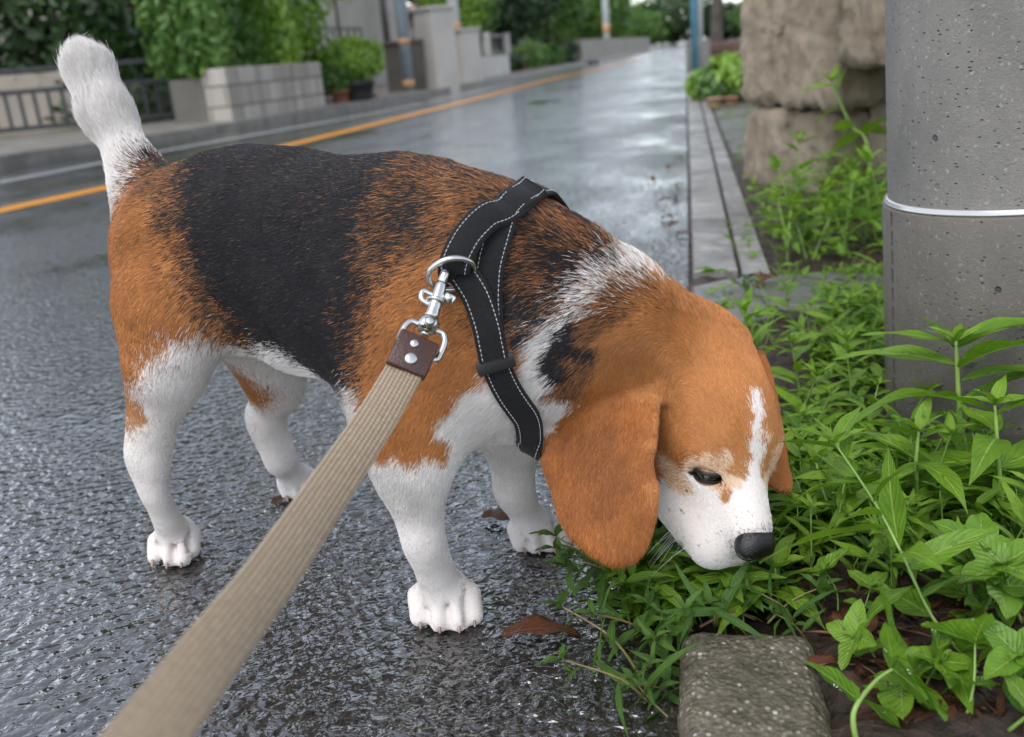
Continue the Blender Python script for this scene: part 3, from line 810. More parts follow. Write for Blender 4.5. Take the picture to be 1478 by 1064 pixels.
def stitches(mb, st, pitch=.0034, ln=.0023, r=.00030):
    for line in st:
        pts = np.array([q[0] for q in line]); d = np.concatenate([[0], np.cumsum(np.linalg.norm(np.diff(pts, axis=0), axis=1))])
        for s0 in np.arange(pitch*.5, d[-1]-pitch*.5, pitch):
            seg_ = [np.array([np.interp(s0+e*ln*.5, d, pts[:, k]) for k in range(3)]) for e in (-1, 0, 1)]
            i = min(int(np.searchsorted(d, s0)), len(line)-1); nn = line[i][2]
            seg_[1] = seg_[1]+nn*.0002; seg_[0] = seg_[0]-nn*.0002; seg_[2] = seg_[2]-nn*.0002
            mb.tube(seg_, r, 5)
def strap(name, path, width, nrm, thick, closed, parent):
    V, F, st = ribbon(path, width, nrm, thick, closed)
    o = link_mesh(name, [p+dog_inv for p in V], F, m_strap, parent)
    mb = MB(); stitches(mb, st); mb.v = [tuple(np.array(q)+dog_inv) for q in mb.v]
    mb.build('stitching', m_stitch, o, True); return o
harness = strap('harness', LOOP, .0215, dog_field.grad(LOOP), .0026, True, dog)
ln = dog_field.grad(SIDE); 
sd_ = link_mesh('chest_strap', [p+dog_inv for p in ribbon(SIDE+ln*.0022, .0215, ln, .0024)[0]], ribbon(SIDE+ln*.0022, .0215, ln, .0024)[1], m_strap, harness)
mb = MB(); stitches(mb, ribbon(SIDE+ln*.0022, .0215, ln, .0024)[2]); mb.v = [tuple(np.array(q)+dog_inv) for q in mb.v]
mb.build('chest_strap_stitching', m_stitch, harness, True)
# the loose handle strap that ends at the ring
RING = dog_field.hit(CAMP, ray(652, 396)); RING = RING-unit(ray(652, 396))*.016
h0 = settle(P(757, 293, 0)[None], .006)[0]
hp = [h0, at_depth(732, 301, depth_of(dog_field.hit(CAMP, ray(732, 312)))-.006), at_depth(704, 312, depth_of(dog_field.hit(CAMP, ray(704, 312)))-.014), at_depth(678, 338, depth_of(RING)-.001), at_depth(661, 368, depth_of(RING)-.004), at_depth(655, 388, depth_of(RING)-.003), at_depth(656, 396, depth_of(RING)+.006)]
hp = catmull(hp, 7); g0 = dog_field.grad(hp); tc = unit(CAMP-RING)
wn = np.linspace(0, 1, len(hp))[:, None]; hn = g0*(1-wn)+(tc*.9+UPV*.25)*wn
strap('handle_strap', hp, .0228, hn, .0034, False, harness)
# slider
i0 = int(np.argmin(np.linalg.norm(LOOP-on_body([(716, 520)])[0], axis=1))); t = unit(LOOP[i0+1]-LOOP[i0-1]); nn = dog_field.grad(LOOP[i0][None])[0]; sd2 = np.cross(t, nn)
mb = MB(); rot = Matrix([[sd2[k], t[k], nn[k]] for k in range(3)])
mb.box(LOOP[i0]+nn*.0028+dog_inv, (.0285, .011, .0030), bev=.0012, rot=rot)
mb.build('slider', rough_mat('black_plastic', (.012, .012, .013), (.02, .02, .02), 60, .35, .1, .001), harness, True)
# ring
rax = unit(C_DOWN*.72-unit(ray(652, 396))*.62+C_RIGHT*.18); re1 = unit(C_RIGHT-C_DOWN*.12)
mb = MB(); mb.torus(RING+dog_inv, rax, re1, .0168, .0022, .92); mb.build('ring', m_steel, harness, True)
# ---- leash
leash = empty('leash', RING)
linv = -RING
def px(u, v, d): return at_depth(u, v, depth_of(RING)+d)+linv
LAX = unit(px(600, 500, -.03)-px(640, 398, -.002)); LFW = unit(CAMP-RING); LSD = unit(np.cross(LAX, LFW)); LFW = np.cross(LSD, LAX)
if LFW@(CAMP-RING) < 0: LFW = -LFW
# snap hook: barrel, hooked nose round the ring, thumb slide, swivel eye
hk0 = px(641, 398, -.006); hk1 = px(621, 462, -.020)
mb = MB()
mb.tube([hk0+(hk1-hk0)*t for t in np.linspace(.12, 1, 9)], [.0034, .0040, .0044, .0046, .0047, .0048, .0047, .0052, .0054], 14)
nosep = [hk0+(hk1-hk0)*.16, hk0+LFW*.0018, hk0-LAX*.0045-LFW*.0025, hk0-LAX*.004-LFW*.0085, hk0+LAX*.004-LFW*.011, hk0+LAX*.012-LFW*.0105]
mb.tube(catmull(nosep, 6), list(np.linspace(.0036, .0026, 31)), 12)
clip_body = mb.build('snap_hook', m_steel, leash, True)
bm_ = MB(); bm_.torus(hk0+(hk1-hk0)*.60-LSD*.0, LAX, LFW, .0056, .0012); 
c = hk0+(hk1-hk0)*.42; bm_.tube([c-LSD*.0105, c-LSD*.0045], [.0042, .0042], 14); bm_.tube([c-LSD*.0125, c-LSD*.0105], [.0032, .0042], 14)
bm_.tube(catmull([c+LSD*.003-LFW*.004, c+LSD*.0105-LFW*.004, c+LSD*.0095+LAX*.006-LFW*.004, c+LSD*.003+LAX*.008-LFW*.004], 5), .0021, 10)
bm_.build('thumb_slide', m_steel, clip_body, True)
mb = MB(); e0 = hk1; e1_ = px(613, 476, -.024)
mb.tube([e0-LAX*.001, e0+LAX*.002, e0+LAX*.006, e0+LAX*.0095], [.0060, .0075, .0078, .0055], 18)
mb.tube([e0+LAX*.011, e0+LAX*.013], [.0030, .0036], 12)
c = e0+LAX*.006; mb.tube([c+LFW*.004, c+LFW*.0098], [.0036, .0036], 14); mb.tube([c+LFW*.0098, c+LFW*.0108], [.0036, .0022], 14)
# the swivel's D shaped eye that carries the webbing
d0 = e0+LAX*.0065; hw = .0145
dp = [d0-LSD*.006, d0-LSD*hw*.8, d0-LSD*hw+LAX*.006, d0-LSD*hw+LAX*.017, d0-LSD*hw*.85+LAX*.021, d0+LAX*.0215, d0+LSD*hw*.85+LAX*.021, d0+LSD*hw+LAX*.017, d0+LSD*hw+LAX*.006, d0+LSD*hw*.8, d0+LSD*.006]
mb.tube(catmull(dp, 5), .0022, 12)
mb.build('swivel', m_steel, leash, True)
# webbing
w0 = d0+LAX*.020
pts3 = [w0-LAX*.002+LFW*.0035, px(592, 521, -.035), px(545, 602, -.085), px(480, 700, -.150), px(392, 830, -.235), px(300, 950, -.300), px(205, 1075, -.350), px(120, 1185, -.385)]
wp = catmull(pts3, 14); wn_ = []
for i, p in enumerate(wp):
    t = unit(wp[min(i+1, len(wp)-1)]-wp[max(i-1, 0)]); f = unit(CAMP-(p-linv)); f = unit(f-t*(f@t)); s_ = np.cross(t, f); wn_.append(unit(f+s_*(.22*math.sin(i*.075+.6))))
V, F, st = ribbon(wp, .0250, wn_, .0026)
# uv-like coordinates carried as attributes: along and across the strap
m_web, nt, b = new_mat('tan_webbing'); ua = N(nt, 'ShaderNodeAttribute', attribute_name='weave'); sx = N(nt, 'ShaderNodeSeparateXYZ'); nt.links.new(ua.outputs['Vector'], sx.inputs[0])
cx = math_(nt, 'ADD', sx.outputs[0], math_(nt, 'MULTIPLY', noise(nt, ua.outputs['Vector'], 900, 2), .0004))
rib = math_(nt, 'ABSOLUTE', math_(nt, 'SINE', math_(nt, 'MULTIPLY', cx, math.pi/0.0027)))
yy = math_(nt, 'ADD', sx.outputs[1], math_(nt, 'MULTIPLY', math_(nt, 'FLOOR', math_(nt, 'DIVIDE', cx, .0027)), .0007))
rung = math_(nt, 'ABSOLUTE', math_(nt, 'SINE', math_(nt, 'MULTIPLY', yy, math.pi/.0034)))
hgt = math_(nt, 'MULTIPLY', math_(nt, 'POWER', rib, .5), math_(nt, 'ADD', math_(nt, 'MULTIPLY', rung, .45), .55))
fz = noise(nt, ua.outputs['Vector'], 260, 6, .7); fz2 = noise(nt, ua.outputs['Vector'], 40, 3)
colr = mixc(nt, ramp(nt, hgt, [(.15, 0), (.8, 1)]), (.085, .060, .034), mixc(nt, ramp(nt, fz, [(.35, 0), (.7, 1)]), (.25, .185, .115), (.40, .31, .205)))
colr = mixc(nt, math_(nt, 'MULTIPLY', ramp(nt, fz2, [(.4, 0), (.75, 1)]), .35), colr, (.22, .165, .105))
nt.links.new(colr, b.inputs['Base Color']); b.inputs['Roughness'].default_value = .85; b.inputs['Sheen Weight'].default_value = .2
bump(nt, b, math_(nt, 'ADD', hgt, math_(nt, 'MULTIPLY', fz, .5)), .8, .0009)
web = link_mesh('webbing', V, F, m_web, leash)
dl = np.concatenate([[0], np.cumsum(np.linalg.norm(np.diff(wp, axis=0), axis=1))]); prof_a = [-.5, -.5, -.46, 0, .46, .5, .5]
wa = web.data.attributes.new('weave', 'FLOAT_VECTOR', 'POINT'); wa.data.foreach_set('vector', np.array([(a*.025, dl[i], 0) for i in range(len(wp)) for a in prof_a], np.float32).ravel())
# the webbing's turned end through the eye
tp = [w0+LFW*.0036-LAX*.001, w0-LAX*.004+LFW*.002, w0-LAX*.004-LFW*.004, w0+LAX*.004-LFW*.005, px(596, 514, -.024)]
tpc = catmull(tp, 5); ce = tpc.mean(0); V, F, st = ribbon(tpc, .0205, [unit((p-ce)-LSD*((p-ce)@LSD)) for p in tpc], .0022)
e = link_mesh('webbing_loop', V, F, m_web, web); wa = e.data.attributes.new('weave', 'FLOAT_VECTOR', 'POINT'); wa.data.foreach_set('vector', np.array([(a*.0205, i*.002, 0) for i in range(len(tpc)) for a in prof_a], np.float32).ravel())
# leather keeper with two rivets
m_leather, nt, b = new_mat('brown_leather'); v = coords(nt)
nt.links.new(mixc(nt, noise(nt, v, 120, 5), (.030, .011, .008), (.060, .022, .015)), b.inputs['Base Color']); b.inputs['Roughness'].default_value = .36
bump(nt, b, voro(nt, v, 700).outputs['Distance'], .35, .0006)
k0, k1 = px(607, 487, -.034), px(585, 536, -.046)
kx = unit(k1-k0); kn = unit(CAMP-RING); kn = unit(kn-kx*(kn@kx)); ks = np.cross(kx, kn); rot = Matrix([[ks[k], kx[k], kn[k]] for k in range(3)])
mb = MB(); mb.box((k0+k1)/2-kn*.001, (.0278, float(np.linalg.norm(k1-k0)), .0085), bev=.0016, rot=rot)
keeper = mb.build('leather_keeper', m_leather, leash, True)
mb = MB(); kl = np.linalg.norm(k1-k0)
m_thr = rough_mat('brown_thread', (.12, .05, .035), (.16, .07, .05), 100, .6, 0)
for sx_ in (-1, 1):
    mb = MB(); stitches(mb, [[((k0+k1)/2+ks*sx_*.0115+kx*kl*q+kn*.0034, kx, kn, ks) for q in np.linspace(-.46, .46, 12)]], .003, .0019, .00022)
    mb.build('seam', m_thr, keeper, True)
mb = MB()
for q, rr in ((-.22, .0030), (.18, .0043)):
    c = (k0+k1)/2+kx*kl*q+ks*(.002 if q < 0 else 0)+kn*.0030; mb = MB()
    mb.tube([c, c+kn*.0008, c+kn*.0014, c+kn*.0016], [rr, rr, rr*.72, rr*.2], 18); mb.build('rivet', m_steel, keeper, True)
tag(leash, 'tan webbing leash with a steel snap hook clipped to the harness ring of the beagle', 'leash')
# ================================================================== ground, road, kerbs, paving
def height_at(B, v):
    """z above B's foot at which the photo row v is met"""
    q = (np.asarray(B, float)*[1, 1, 0]-CAMP)@CM; u = CM[2]; k = (v-IH/2)/FPX
    return float((k*q[2]-q[1])/(u[1]-k*u[2]))
# ---- wet asphalt
m_road, nt, b = new_mat('wet_asphalt'); v = coords(nt)
stone = voro(nt, v, 210); spk = voro(nt, v, 480)
cr_ = mixc(nt, ramp(nt, stone.outputs['Color'], [(.0, 0), (1, 1)]), (.008, .0075, .007), (.030, .028, .025))
cr_ = mixc(nt, ramp(nt, spk.outputs['Color'], [(.93, 0), (.97, 1)]), cr_, (.16, .14, .11))
big = noise(nt, v, .55, 4, .6); mid_ = noise(nt, mapping(nt, v, (1, .55, 1)), 2.6, 4, .55)
cr_ = mixc(nt, ramp(nt, noise(nt, v, 1.3, 5), [(.4, 0), (.7, 1)]), cr_, (.030, .027, .023))
nt.links.new(cr_, b.inputs['Base Color'])
pud = ramp(nt, math_(nt, 'ADD', math_(nt, 'MULTIPLY', big, .5), math_(nt, 'MULTIPLY', mid_, .5)), [(.44, 0), (.56, 1)])
nt.links.new(mixc(nt, pud, (.055, .055, .055), (.02, .02, .02)), b.inputs['Roughness'])
b.inputs['IOR'].default_value = 1.45; b.inputs['Specular IOR Level'].default_value = 1.0; b.inputs['Coat Weight'].default_value = 1.0; b.inputs['Coat IOR'].default_value = 1.55; b.inputs['Coat Roughness'].default_value = .04
wv = mapping(nt, v, (1.0, 1.0, 1.0))
dis = N(nt, 'ShaderNodeTexNoise'); dis.inputs['Scale'].default_value = 60; nt.links.new(wv, dis.inputs['Vector'])
va = N(nt, 'ShaderNodeVectorMath', operation='MULTIPLY_ADD'); nt.links.new(dis.outputs['Color'], va.inputs[0]); va.inputs[1].default_value = (.010, .010, 0); nt.links.new(wv, va.inputs[2])
cell = voro(nt, va.outputs[0], 92, 'SMOOTH_F1', .35); cell2 = voro(nt, va.outputs[0], 190, 'SMOOTH_F1', .5)
n1_ = noise(nt, v, 75, 2, .5); n2_ = noise(nt, v, 16, 2, .5)
peb = math_(nt, 'ADD', math_(nt, 'MULTIPLY', cell.outputs['Distance'], -1.0), math_(nt, 'ADD', math_(nt, 'MULTIPLY', n1_, .75), math_(nt, 'MULTIPLY', cell2.outputs['Distance'], -.22)))
rings = voro(nt, v, 55, 'F1'); rg = ramp(nt, rings.outputs['Distance'], [(.0, 0.0), (.10, .55), (.17, 0.15), (.22, .35), (.30, 0)])
film = math_(nt, 'ADD', math_(nt, 'MULTIPLY', n1_, .34), math_(nt, 'ADD', math_(nt, 'MULTIPLY', rg, .24), math_(nt, 'MULTIPLY', n2_, .30)))
hmix = N(nt, 'ShaderNodeMix'); hmix.data_type = 'FLOAT'
pm = ramp(nt, math_(nt, 'ADD', math_(nt, 'MULTIPLY', big, .45), math_(nt, 'MULTIPLY', mid_, .55)), [(.42, 0), (.60, 1)])
nt.links.new(pm, hmix.inputs[0]); nt.links.new(peb, hmix.inputs[2]); nt.links.new(film, hmix.inputs[3])
bn_road = bump(nt, b, hmix.outputs[0], 1.0, .0050); nt.links.new(bn_road.outputs[0], b.inputs['Coat Normal'])
YEL = [(-260, 366), (0, 305), (160, 270), (300, 237), (430, 207), (600, 165), (700, 140), (800, 114), (880, 96), (940, 80)]
KERB = [(-300, 292), (0, 241), (130, 221), (250, 203), (345, 187), (470, 166), (600, 143), (740, 115), (840, 93), (930, 76)]
kp = [ground(*q) for q in KERB]; kp = [np.array([kp[0][0]-.6, -3.0, 0])]+kp+[np.array([kp[-1][0]+.4, 240.0, 0])]
def lerp_line(pts, y):
    return float(np.interp(y, [p[1] for p in pts], [p[0] for p in pts]))
ys = np.concatenate([np.linspace(-3, 12, 31), np.linspace(13, 60, 30), np.linspace(70, 240, 12)])
V = []; F = []
for i, y in enumerate(ys):
    xl = lerp_line(kp, y)-.05; xr = -.004
    for t in np.linspace(0, 1, 9): V.append((xl+(xr-xl)*t, y, 0))
for i in range(len(ys)-1):
    for k in range(8): F.append((i*9+k, i*9+k+1, (i+1)*9+k+1, (i+1)*9+k))
tag(link_mesh('road', V, F, m_road), kind='structure')
m_ground = rough_mat('earth', (.050, .042, .030), (.085, .075, .055), 3, .9, .5, .02)
tag(link_mesh('ground', [(-500, -60, -.012), (500, -60, -.012), (500, 900, -.012), (-500, 900, -.012)], [(0, 1, 2, 3)], m_ground), kind='structure')
def paint(name, c, c2):
    m, nt, b = new_mat(name); v = coords(nt)
    nt.links.new(mixc(nt, ramp(nt, noise(nt, v, 40, 6, .7), [(.45, 0), (.7, 1)]), c, c2), b.inputs['Base Color'])
    b.inputs['Roughness'].default_value = .22; bump(nt, b, noise(nt, v, 120, 4), .5, .002); return m
def stripe(name, pts, w, m, z=.004):
    c = catmull(pts, 6); V = []; F = []
    for i, p in enumerate(c):
        t = unit(c[min(i+1, len(c)-1)]-c[max(i-1, 0)]); s_ = np.array([t[1], -t[0], 0])
        V += [p-s_*w/2+[0, 0, z], p+s_*w/2+[0, 0, z]]
    for i in range(len(c)-1): F.append((2*i, 2*i+1, 2*i+3, 2*i+2))
    return tag(link_mesh(name, V, F, m), kind='structure')
stripe('road_markings', [ground(*q) for q in YEL], .15, paint('yellow_paint', (.78, .32, .035), (.58, .24, .04)))
stripe('edge_markings', [ground(*q) for q in [(-200, 303), (0, 264), (120, 241), (250, 216), (345, 199), (470, 177), (600, 152), (740, 122)]], .12, paint('white_paint', (.42, .42, .43), (.14, .14, .15)))
# ---- far pavement with its kerb
m_conc = rough_mat('pavement_concrete', (.115, .105, .090), (.20, .185, .160), 4, .6, .4, .006)
m_kerb = rough_mat('kerb_concrete', (.10, .095, .085), (.19, .18, .165), 7, .6, .5, .006)
kl = [p for p in kp]
def edge_strip(line, x0, x1, z0, z1):
    V = []; F = []
    for p in line: V += [(p[0]+x0, p[1], z0), (p[0]+x0, p[1], z1), (p[0]+x1, p[1], z1)]
    for i in range(len(line)-1):
        for k in range(2): F.append((3*i+k, 3*(i+1)+k, 3*(i+1)+k+1, 3*i+k+1))
    return V, F
cl = catmull(kl, 4)
V, F = edge_strip(cl, 0, -.16, -.01, .075); tag(link_mesh('kerb', V, F, m_kerb, smooth=False), kind='structure')
V, F = edge_strip(cl, -.163, -40, -.01, .068); tag(link_mesh('pavement', V, F, m_conc, smooth=False), kind='structure')
# ---- near side: gutter slabs, broken flags, soil
m_slab, nt, b = new_mat('wet_slab'); v = coords(nt); oi = N(nt, 'ShaderNodeAttribute', attribute_name='tone')
f1_ = noise(nt, v, 22, 6, .65); f2_ = noise(nt, v, 3.2, 3)
c_ = mixc(nt, ramp(nt, f1_, [(.35, 0), (.7, 1)]), (.105, .100, .095), (.235, .228, .218))
c_ = mixc(nt, math_(nt, 'MULTIPLY', ramp(nt, f2_, [(.45, 0), (.7, 1)]), .5), c_, (.075, .072, .060))
c_ = mixc(nt, ramp(nt, voro(nt, v, 260).outputs['Color'], [(.9, 0), (.96, 1)]), c_, (.06, .055, .05))
c_ = mixc(nt, 1.0, c_, oi.outputs['Color'], 'MULTIPLY')
nt.links.new(c_, b.inputs['Base Color']); nt.links.new(ramp(nt, f2_, [(.35, .22), (.65, .55)]), b.inputs['Roughness'])
bump(nt, b, math_(nt, 'ADD', f1_, math_(nt, 'MULTIPLY', noise(nt, v, 160, 4), .5)), .5, .004)
class Slabs:
    def __init__(s): s.V = []; s.F = []; s.T = []
    def add(s, poly, z0, z1, bev, tone):
        poly = [np.array(p[:2]) for p in poly]; c = sum(poly)/len(poly); n = len(poly); k = len(s.V)
        t1 = [p+(c-p)*min(.3, bev/np.linalg.norm(p-c)) for p in poly]; tl = rng.normal(0, .0022, n)
        for p in poly: s.V.append((*p, z0))
        for p in poly: s.V.append((*p, z1-bev*.8))
        for p, dz in zip(t1, tl): s.V.append((*p, z1+dz))
        s.V.append((*c, z1+tl.mean()))
        for i in range(n):
            j = (i+1) % n
            s.F += [(k+i, k+j, k+n+j, k+n+i), (k+n+i, k+n+j, k+2*n+j, k+2*n+i), (k+2*n+i, k+2*n+j, k+3*n)]
        s.T += [tone]*(3*n+1)
    def build(s, name, m):
        o = link_mesh(name, s.V, s.F, m, smooth=False); a = o.data.color_attributes.new('tone', 'FLOAT_COLOR', 'POINT')
        a.data.foreach_set('color', np.array([(t, t, t, 1) for t in s.T], np.float32).ravel()); return o
sl_ = Slabs(); y = 1.86
while y < 14:
    ln_ = .205+rng.normal(0, .008); g_ = .011
    sl_.add([(.006, y+g_), (.094, y+g_), (.094, y+ln_-g_), (.006, y+ln_-g_)], -.01, .018, .006, float(rng.uniform(1.0, 1.5)))
    y += ln_
y = 1.80
while y < 14:
    ln_ = .19+rng.normal(0, .008)
    sl_.add([(.101, y+.009), (.152, y+.009), (.152, y+ln_-.009), (.101, y+ln_-.009)], -.01, .026, .006, float(rng.uniform(1.0, 1.5)))
    y += ln_
tag(sl_.build('gutter', m_slab), kind='structure')
fl = Slabs()
def gpoly(pts, z): return [ground(u, v, z) for u, v in pts]
fl.add(gpoly([(998, 414), (1052, 402), (1108, 432), (1112, 452), (1062, 470), (1010, 462)], .03), -.01, .030, .008, .95)
fl.add(gpoly([(1062, 400), (1180, 392), (1300, 398), (1310, 436), (1190, 446), (1118, 440)], .035), -.01, .036, .010, .72)
for r_ in range(7):
    for k in range(2):
        x0 = .172+k*.30; y0 = 3.9+r_*.42
        fl.add([(x0, y0), (x0+.29, y0), (x0+.29, y0+.405), (x0, y0+.405)], -.01, .016, .006, float(rng.uniform(.55, .8)))
tag(fl.build('paving', m_slab), kind='structure')
m_soil, nt, b = new_mat('wet_soil'); v = coords(nt)
cs_ = mixc(nt, ramp(nt, noise(nt, v, 60, 6, .7), [(.35, 0), (.7, 1)]), (.016, .010, .007), (.055, .032, .021))
cs_ = mixc(nt, ramp(nt, voro(nt, mapping(nt, v, (1, 2.2, 1), rot=(0, 0, .6)), 55).outputs['Color'], [(.70, 0), (.85, 1)]), cs_, (.085, .036, .020))
cs_ = mixc(nt, ramp(nt, noise(nt, v, 5, 4), [(.55, 0), (.72, 1)]), cs_, (.022, .030, .008))
nt.links.new(cs_, b.inputs['Base Color']); nt.links.new(ramp(nt, noise(nt, v, 30, 4), [(.35, .28), (.65, .75)]), b.inputs['Roughness'])
bump(nt, b, math_(nt, 'ADD', noise(nt, v, 90, 6, .7), voro(nt, v, 70).outputs['Distance']), .9, .008)
gx = np.concatenate([np.linspace(-.06, .8, 87), np.linspace(.85, 4, 40)]); gy = np.concatenate([np.linspace(.2, 2.0, 181), np.linspace(2.05, 14, 90)])
GX, GY = np.meshgrid(gx, gy); p3 = np.stack([GX.ravel(), GY.ravel(), 0*GX.ravel()], 1)
z_ = .011+.010*fbm(p3, 9, 91, 4)+.006*fbm(p3, 40, 92, 2); ed = np.clip((p3[:, 0]+.045)/.05, 0, 1); 
wob = .02*fbm(p3*[0, 1, 1], 12, 93, 2); ed = np.clip((p3[:, 0]+.035+wob)/.04, 0, 1)
z_ = z_+.014*np.clip((p3[:, 0]-.07)/.04, 0, 1)*np.clip((.95-p3[:, 1])/.2, 0, 1); z_ = -.012+(z_+.012)*ed; gut_ = (p3[:, 0] < .16) & (p3[:, 1] > 1.80); z_ = np.where(gut_, -.008, z_); z_ = np.where((p3[:, 1] > 3.85) & (p3[:, 0] > .15), np.minimum(z_, .006), z_)
nx_ = len(gx); F = [(j*nx_+i, j*nx_+i+1, (j+1)*nx_+i+1, (j+1)*nx_+i) for j in range(len(gy)-1) for i in range(nx_-1)]
tag(np_mesh('soil', np.stack([p3[:, 0], p3[:, 1], z_], 1), np.array(F), m_soil), kind='structure')
def soil_z(x, y):
    i = int(np.argmin(np.abs(gx-x))); j = int(np.argmin(np.abs(gy-y))); return float(z_[j*nx_+i])
# ---- kerb stones of exposed aggregate
m_agg, nt, b = new_mat('aggregate_concrete'); v = coords(nt)
st1 = voro(nt, v, 230, rand=1); st2 = voro(nt, v, 420)
gcol = N(nt, 'ShaderNodeSeparateColor'); nt.links.new(st1.outputs['Color'], gcol.inputs[0])
peb_c = ramp(nt, gcol.outputs[0], [(0, (.075, .066, .050)), (.3, (.17, .145, .105)), (.55, (.115, .082, .045)), (.75, (.25, .22, .17)), (.93, (.32, .29, .24)), (1, (.55, .52, .46))])
mat_c = ramp(nt, noise(nt, v, 140, 5), [(.3, (.060, .051, .036)), (.7, (.160, .138, .098))])
isst = ramp(nt, st1.outputs['Distance'], [(.30, 1), (.46, 0)])
cc = mixc(nt, isst, mat_c, peb_c); cc = mixc(nt, ramp(nt, st2.outputs['Color'], [(.86, 0), (.92, .7)]), cc, (.26, .24, .20))
cc = mixc(nt, ramp(nt, noise(nt, v, 14, 4), [(.5, 0), (.75, .6)]), cc, (.035, .034, .018))
nt.links.new(cc, b.inputs['Base Color']); nt.links.new(ramp(nt, noise(nt, v, 50, 3), [(.3, .25), (.7, .6)]), b.inputs['Roughness'])
bump(nt, b, math_(nt, 'ADD', math_(nt, 'MULTIPLY', st1.outputs['Distance'], -.8), math_(nt, 'MULTIPLY', noise(nt, v, 160, 6, .75), 1.0)), .8, .0035)
def kerb_stone(x0, x1, y0, y1, z1, label):
    lo = (x0-.012, y0-.012, -.06); hi = (x1+.012, y1+.012, z1+.012); f = Field(lo, hi, .0035)
    c = np.array([(x0+x1)/2, (y0+y1)/2, (z1-.06)/2]); hs = np.array([(x1-x0)/2, (y1-y0)/2, (z1+.06)/2]); rr = .017
    def fn(p):
        q = np.abs(p-c)-hs+rr; d = np.linalg.norm(np.maximum(q, 0), axis=-1)+np.minimum(q.max(-1), 0)-rr
        sh = p.shape; pf = p.reshape(-1, 3); return d+(.0012*fbm(pf, 40, 5, 2)+.0012*fbm(pf, 170, 8, 2)).reshape(sh[:-1])
    f.apply(fn, lo, hi, .001); Vv, Ff = f.mesh()
    o = np_mesh('kerb_stone', Vv-c, Ff, m_agg); o.location = c.tolist(); return tag(o, label, 'kerb stone', 'kerb stones along the near road edge')
kz = .036; ka = ground(985, 940, kz); kb = ground(1165, 915, kz)
kerb_stone(float(ka[0])-.002, float(kb[0])+.006, .30, float(kb[1])+.008, kz, 'rough pebbly concrete kerb stone at the bottom edge, weeds over its far end')
# ================================================================== weeds
def leaf_material(name, c_dark, c_light, c_vein, rough=.40):
    m, nt, b = new_mat(name); out = [n for n in nt.nodes if n.type == 'OUTPUT_MATERIAL'][0]
    a = N(nt, 'ShaderNodeAttribute', attribute_name='leaf'); s_ = N(nt, 'ShaderNodeSeparateXYZ'); nt.links.new(a.outputs['Vector'], s_.inputs[0])
    along, across, tone = s_.outputs
    v = coords(nt)
    ab = math_(nt, 'ABSOLUTE', across)
    mid = ramp(nt, ab, [(.02, 1), (.09, 0)])
    ph = math_(nt, 'SUBTRACT', math_(nt, 'MULTIPLY', along, 46), math_(nt, 'MULTIPLY', ab, 15))
    side = ramp(nt, math_(nt, 'SINE', ph), [(.90, 0), (1, .45)])
    base = mixc(nt, tone, c_dark, c_light)
    orn = N(nt, 'ShaderNodeObjectInfo').outputs['Random']; base = mixc(nt, math_(nt, 'MULTIPLY', orn, .45), base, (c_light[0]*1.15, c_light[1]*.98, c_light[2]*.8))
    base = mixc(nt, math_(nt, 'MULTIPLY', ramp(nt, noise(nt, v, 22, 3), [(.66, 0), (.74, 1)]), .5), base, (.30, .26, .05))
    base = mixc(nt, math_(nt, 'MULTIPLY', ramp(nt, noise(nt, v, 70, 4), [(.4, 0), (.75, 1)]), .35), base, [x*.6 for x in c_dark])
    base = mixc(nt, math_(nt, 'MAXIMUM', math_(nt, 'MULTIPLY', mid, .75), math_(nt, 'MULTIPLY', side, .30)), base, c_vein)
    nt.links.new(base, b.inputs['Base Color']); b.inputs['Roughness'].default_value = rough; b.inputs['Specular IOR Level'].default_value = .32
    hgt = math_(nt, 'ADD', math_(nt, 'MULTIPLY', math_(nt, 'SINE', ph), .3), math_(nt, 'ADD', math_(nt, 'MULTIPLY', mid, -1.2), math_(nt, 'MULTIPLY', noise(nt, v, 300, 2), .8)))
    bn = bump(nt, b, hgt, .55, .0010)
    tr = N(nt, 'ShaderNodeBsdfTranslucent'); nt.links.new(mixc(nt, 1.0, base, (1.25, 1.35, .7), 'MULTIPLY'), tr.inputs[0])
    mx = N(nt, 'ShaderNodeMixShader'); mx.inputs[0].default_value = .32
    nt.links.new(b.outputs[0], mx.inputs[1]); nt.links.new(tr.outputs[0], mx.inputs[2]); nt.links.new(mx.outputs[0], out.inputs[0]); return m
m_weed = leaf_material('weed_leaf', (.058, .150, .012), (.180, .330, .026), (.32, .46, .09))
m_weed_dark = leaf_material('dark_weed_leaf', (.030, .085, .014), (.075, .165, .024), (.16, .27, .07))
m_round = leaf_material('round_leaf', (.058, .155, .016), (.165, .320, .032), (.30, .44, .10), .28)
m_stem = rough_mat('weed_stem', (.12, .24, .045), (.24, .34, .08), 30, .4, .2, .001)
m_stem_red = rough_mat('reddish_stem', (.16, .10, .045), (.20, .22, .06), 30, .4, .2, .001)
m_dew, nt, b = new_mat('dew'); b.inputs['Roughness'].default_value = .02; b.inputs['IOR'].default_value = 1.33; b.inputs['Transmission Weight'].default_value = 1.0
nt.links.new(mixc(nt, noise(nt, coords(nt), 50, 1), (.95, .98, .97), (1, 1, 1)), b.inputs['Base Color'])
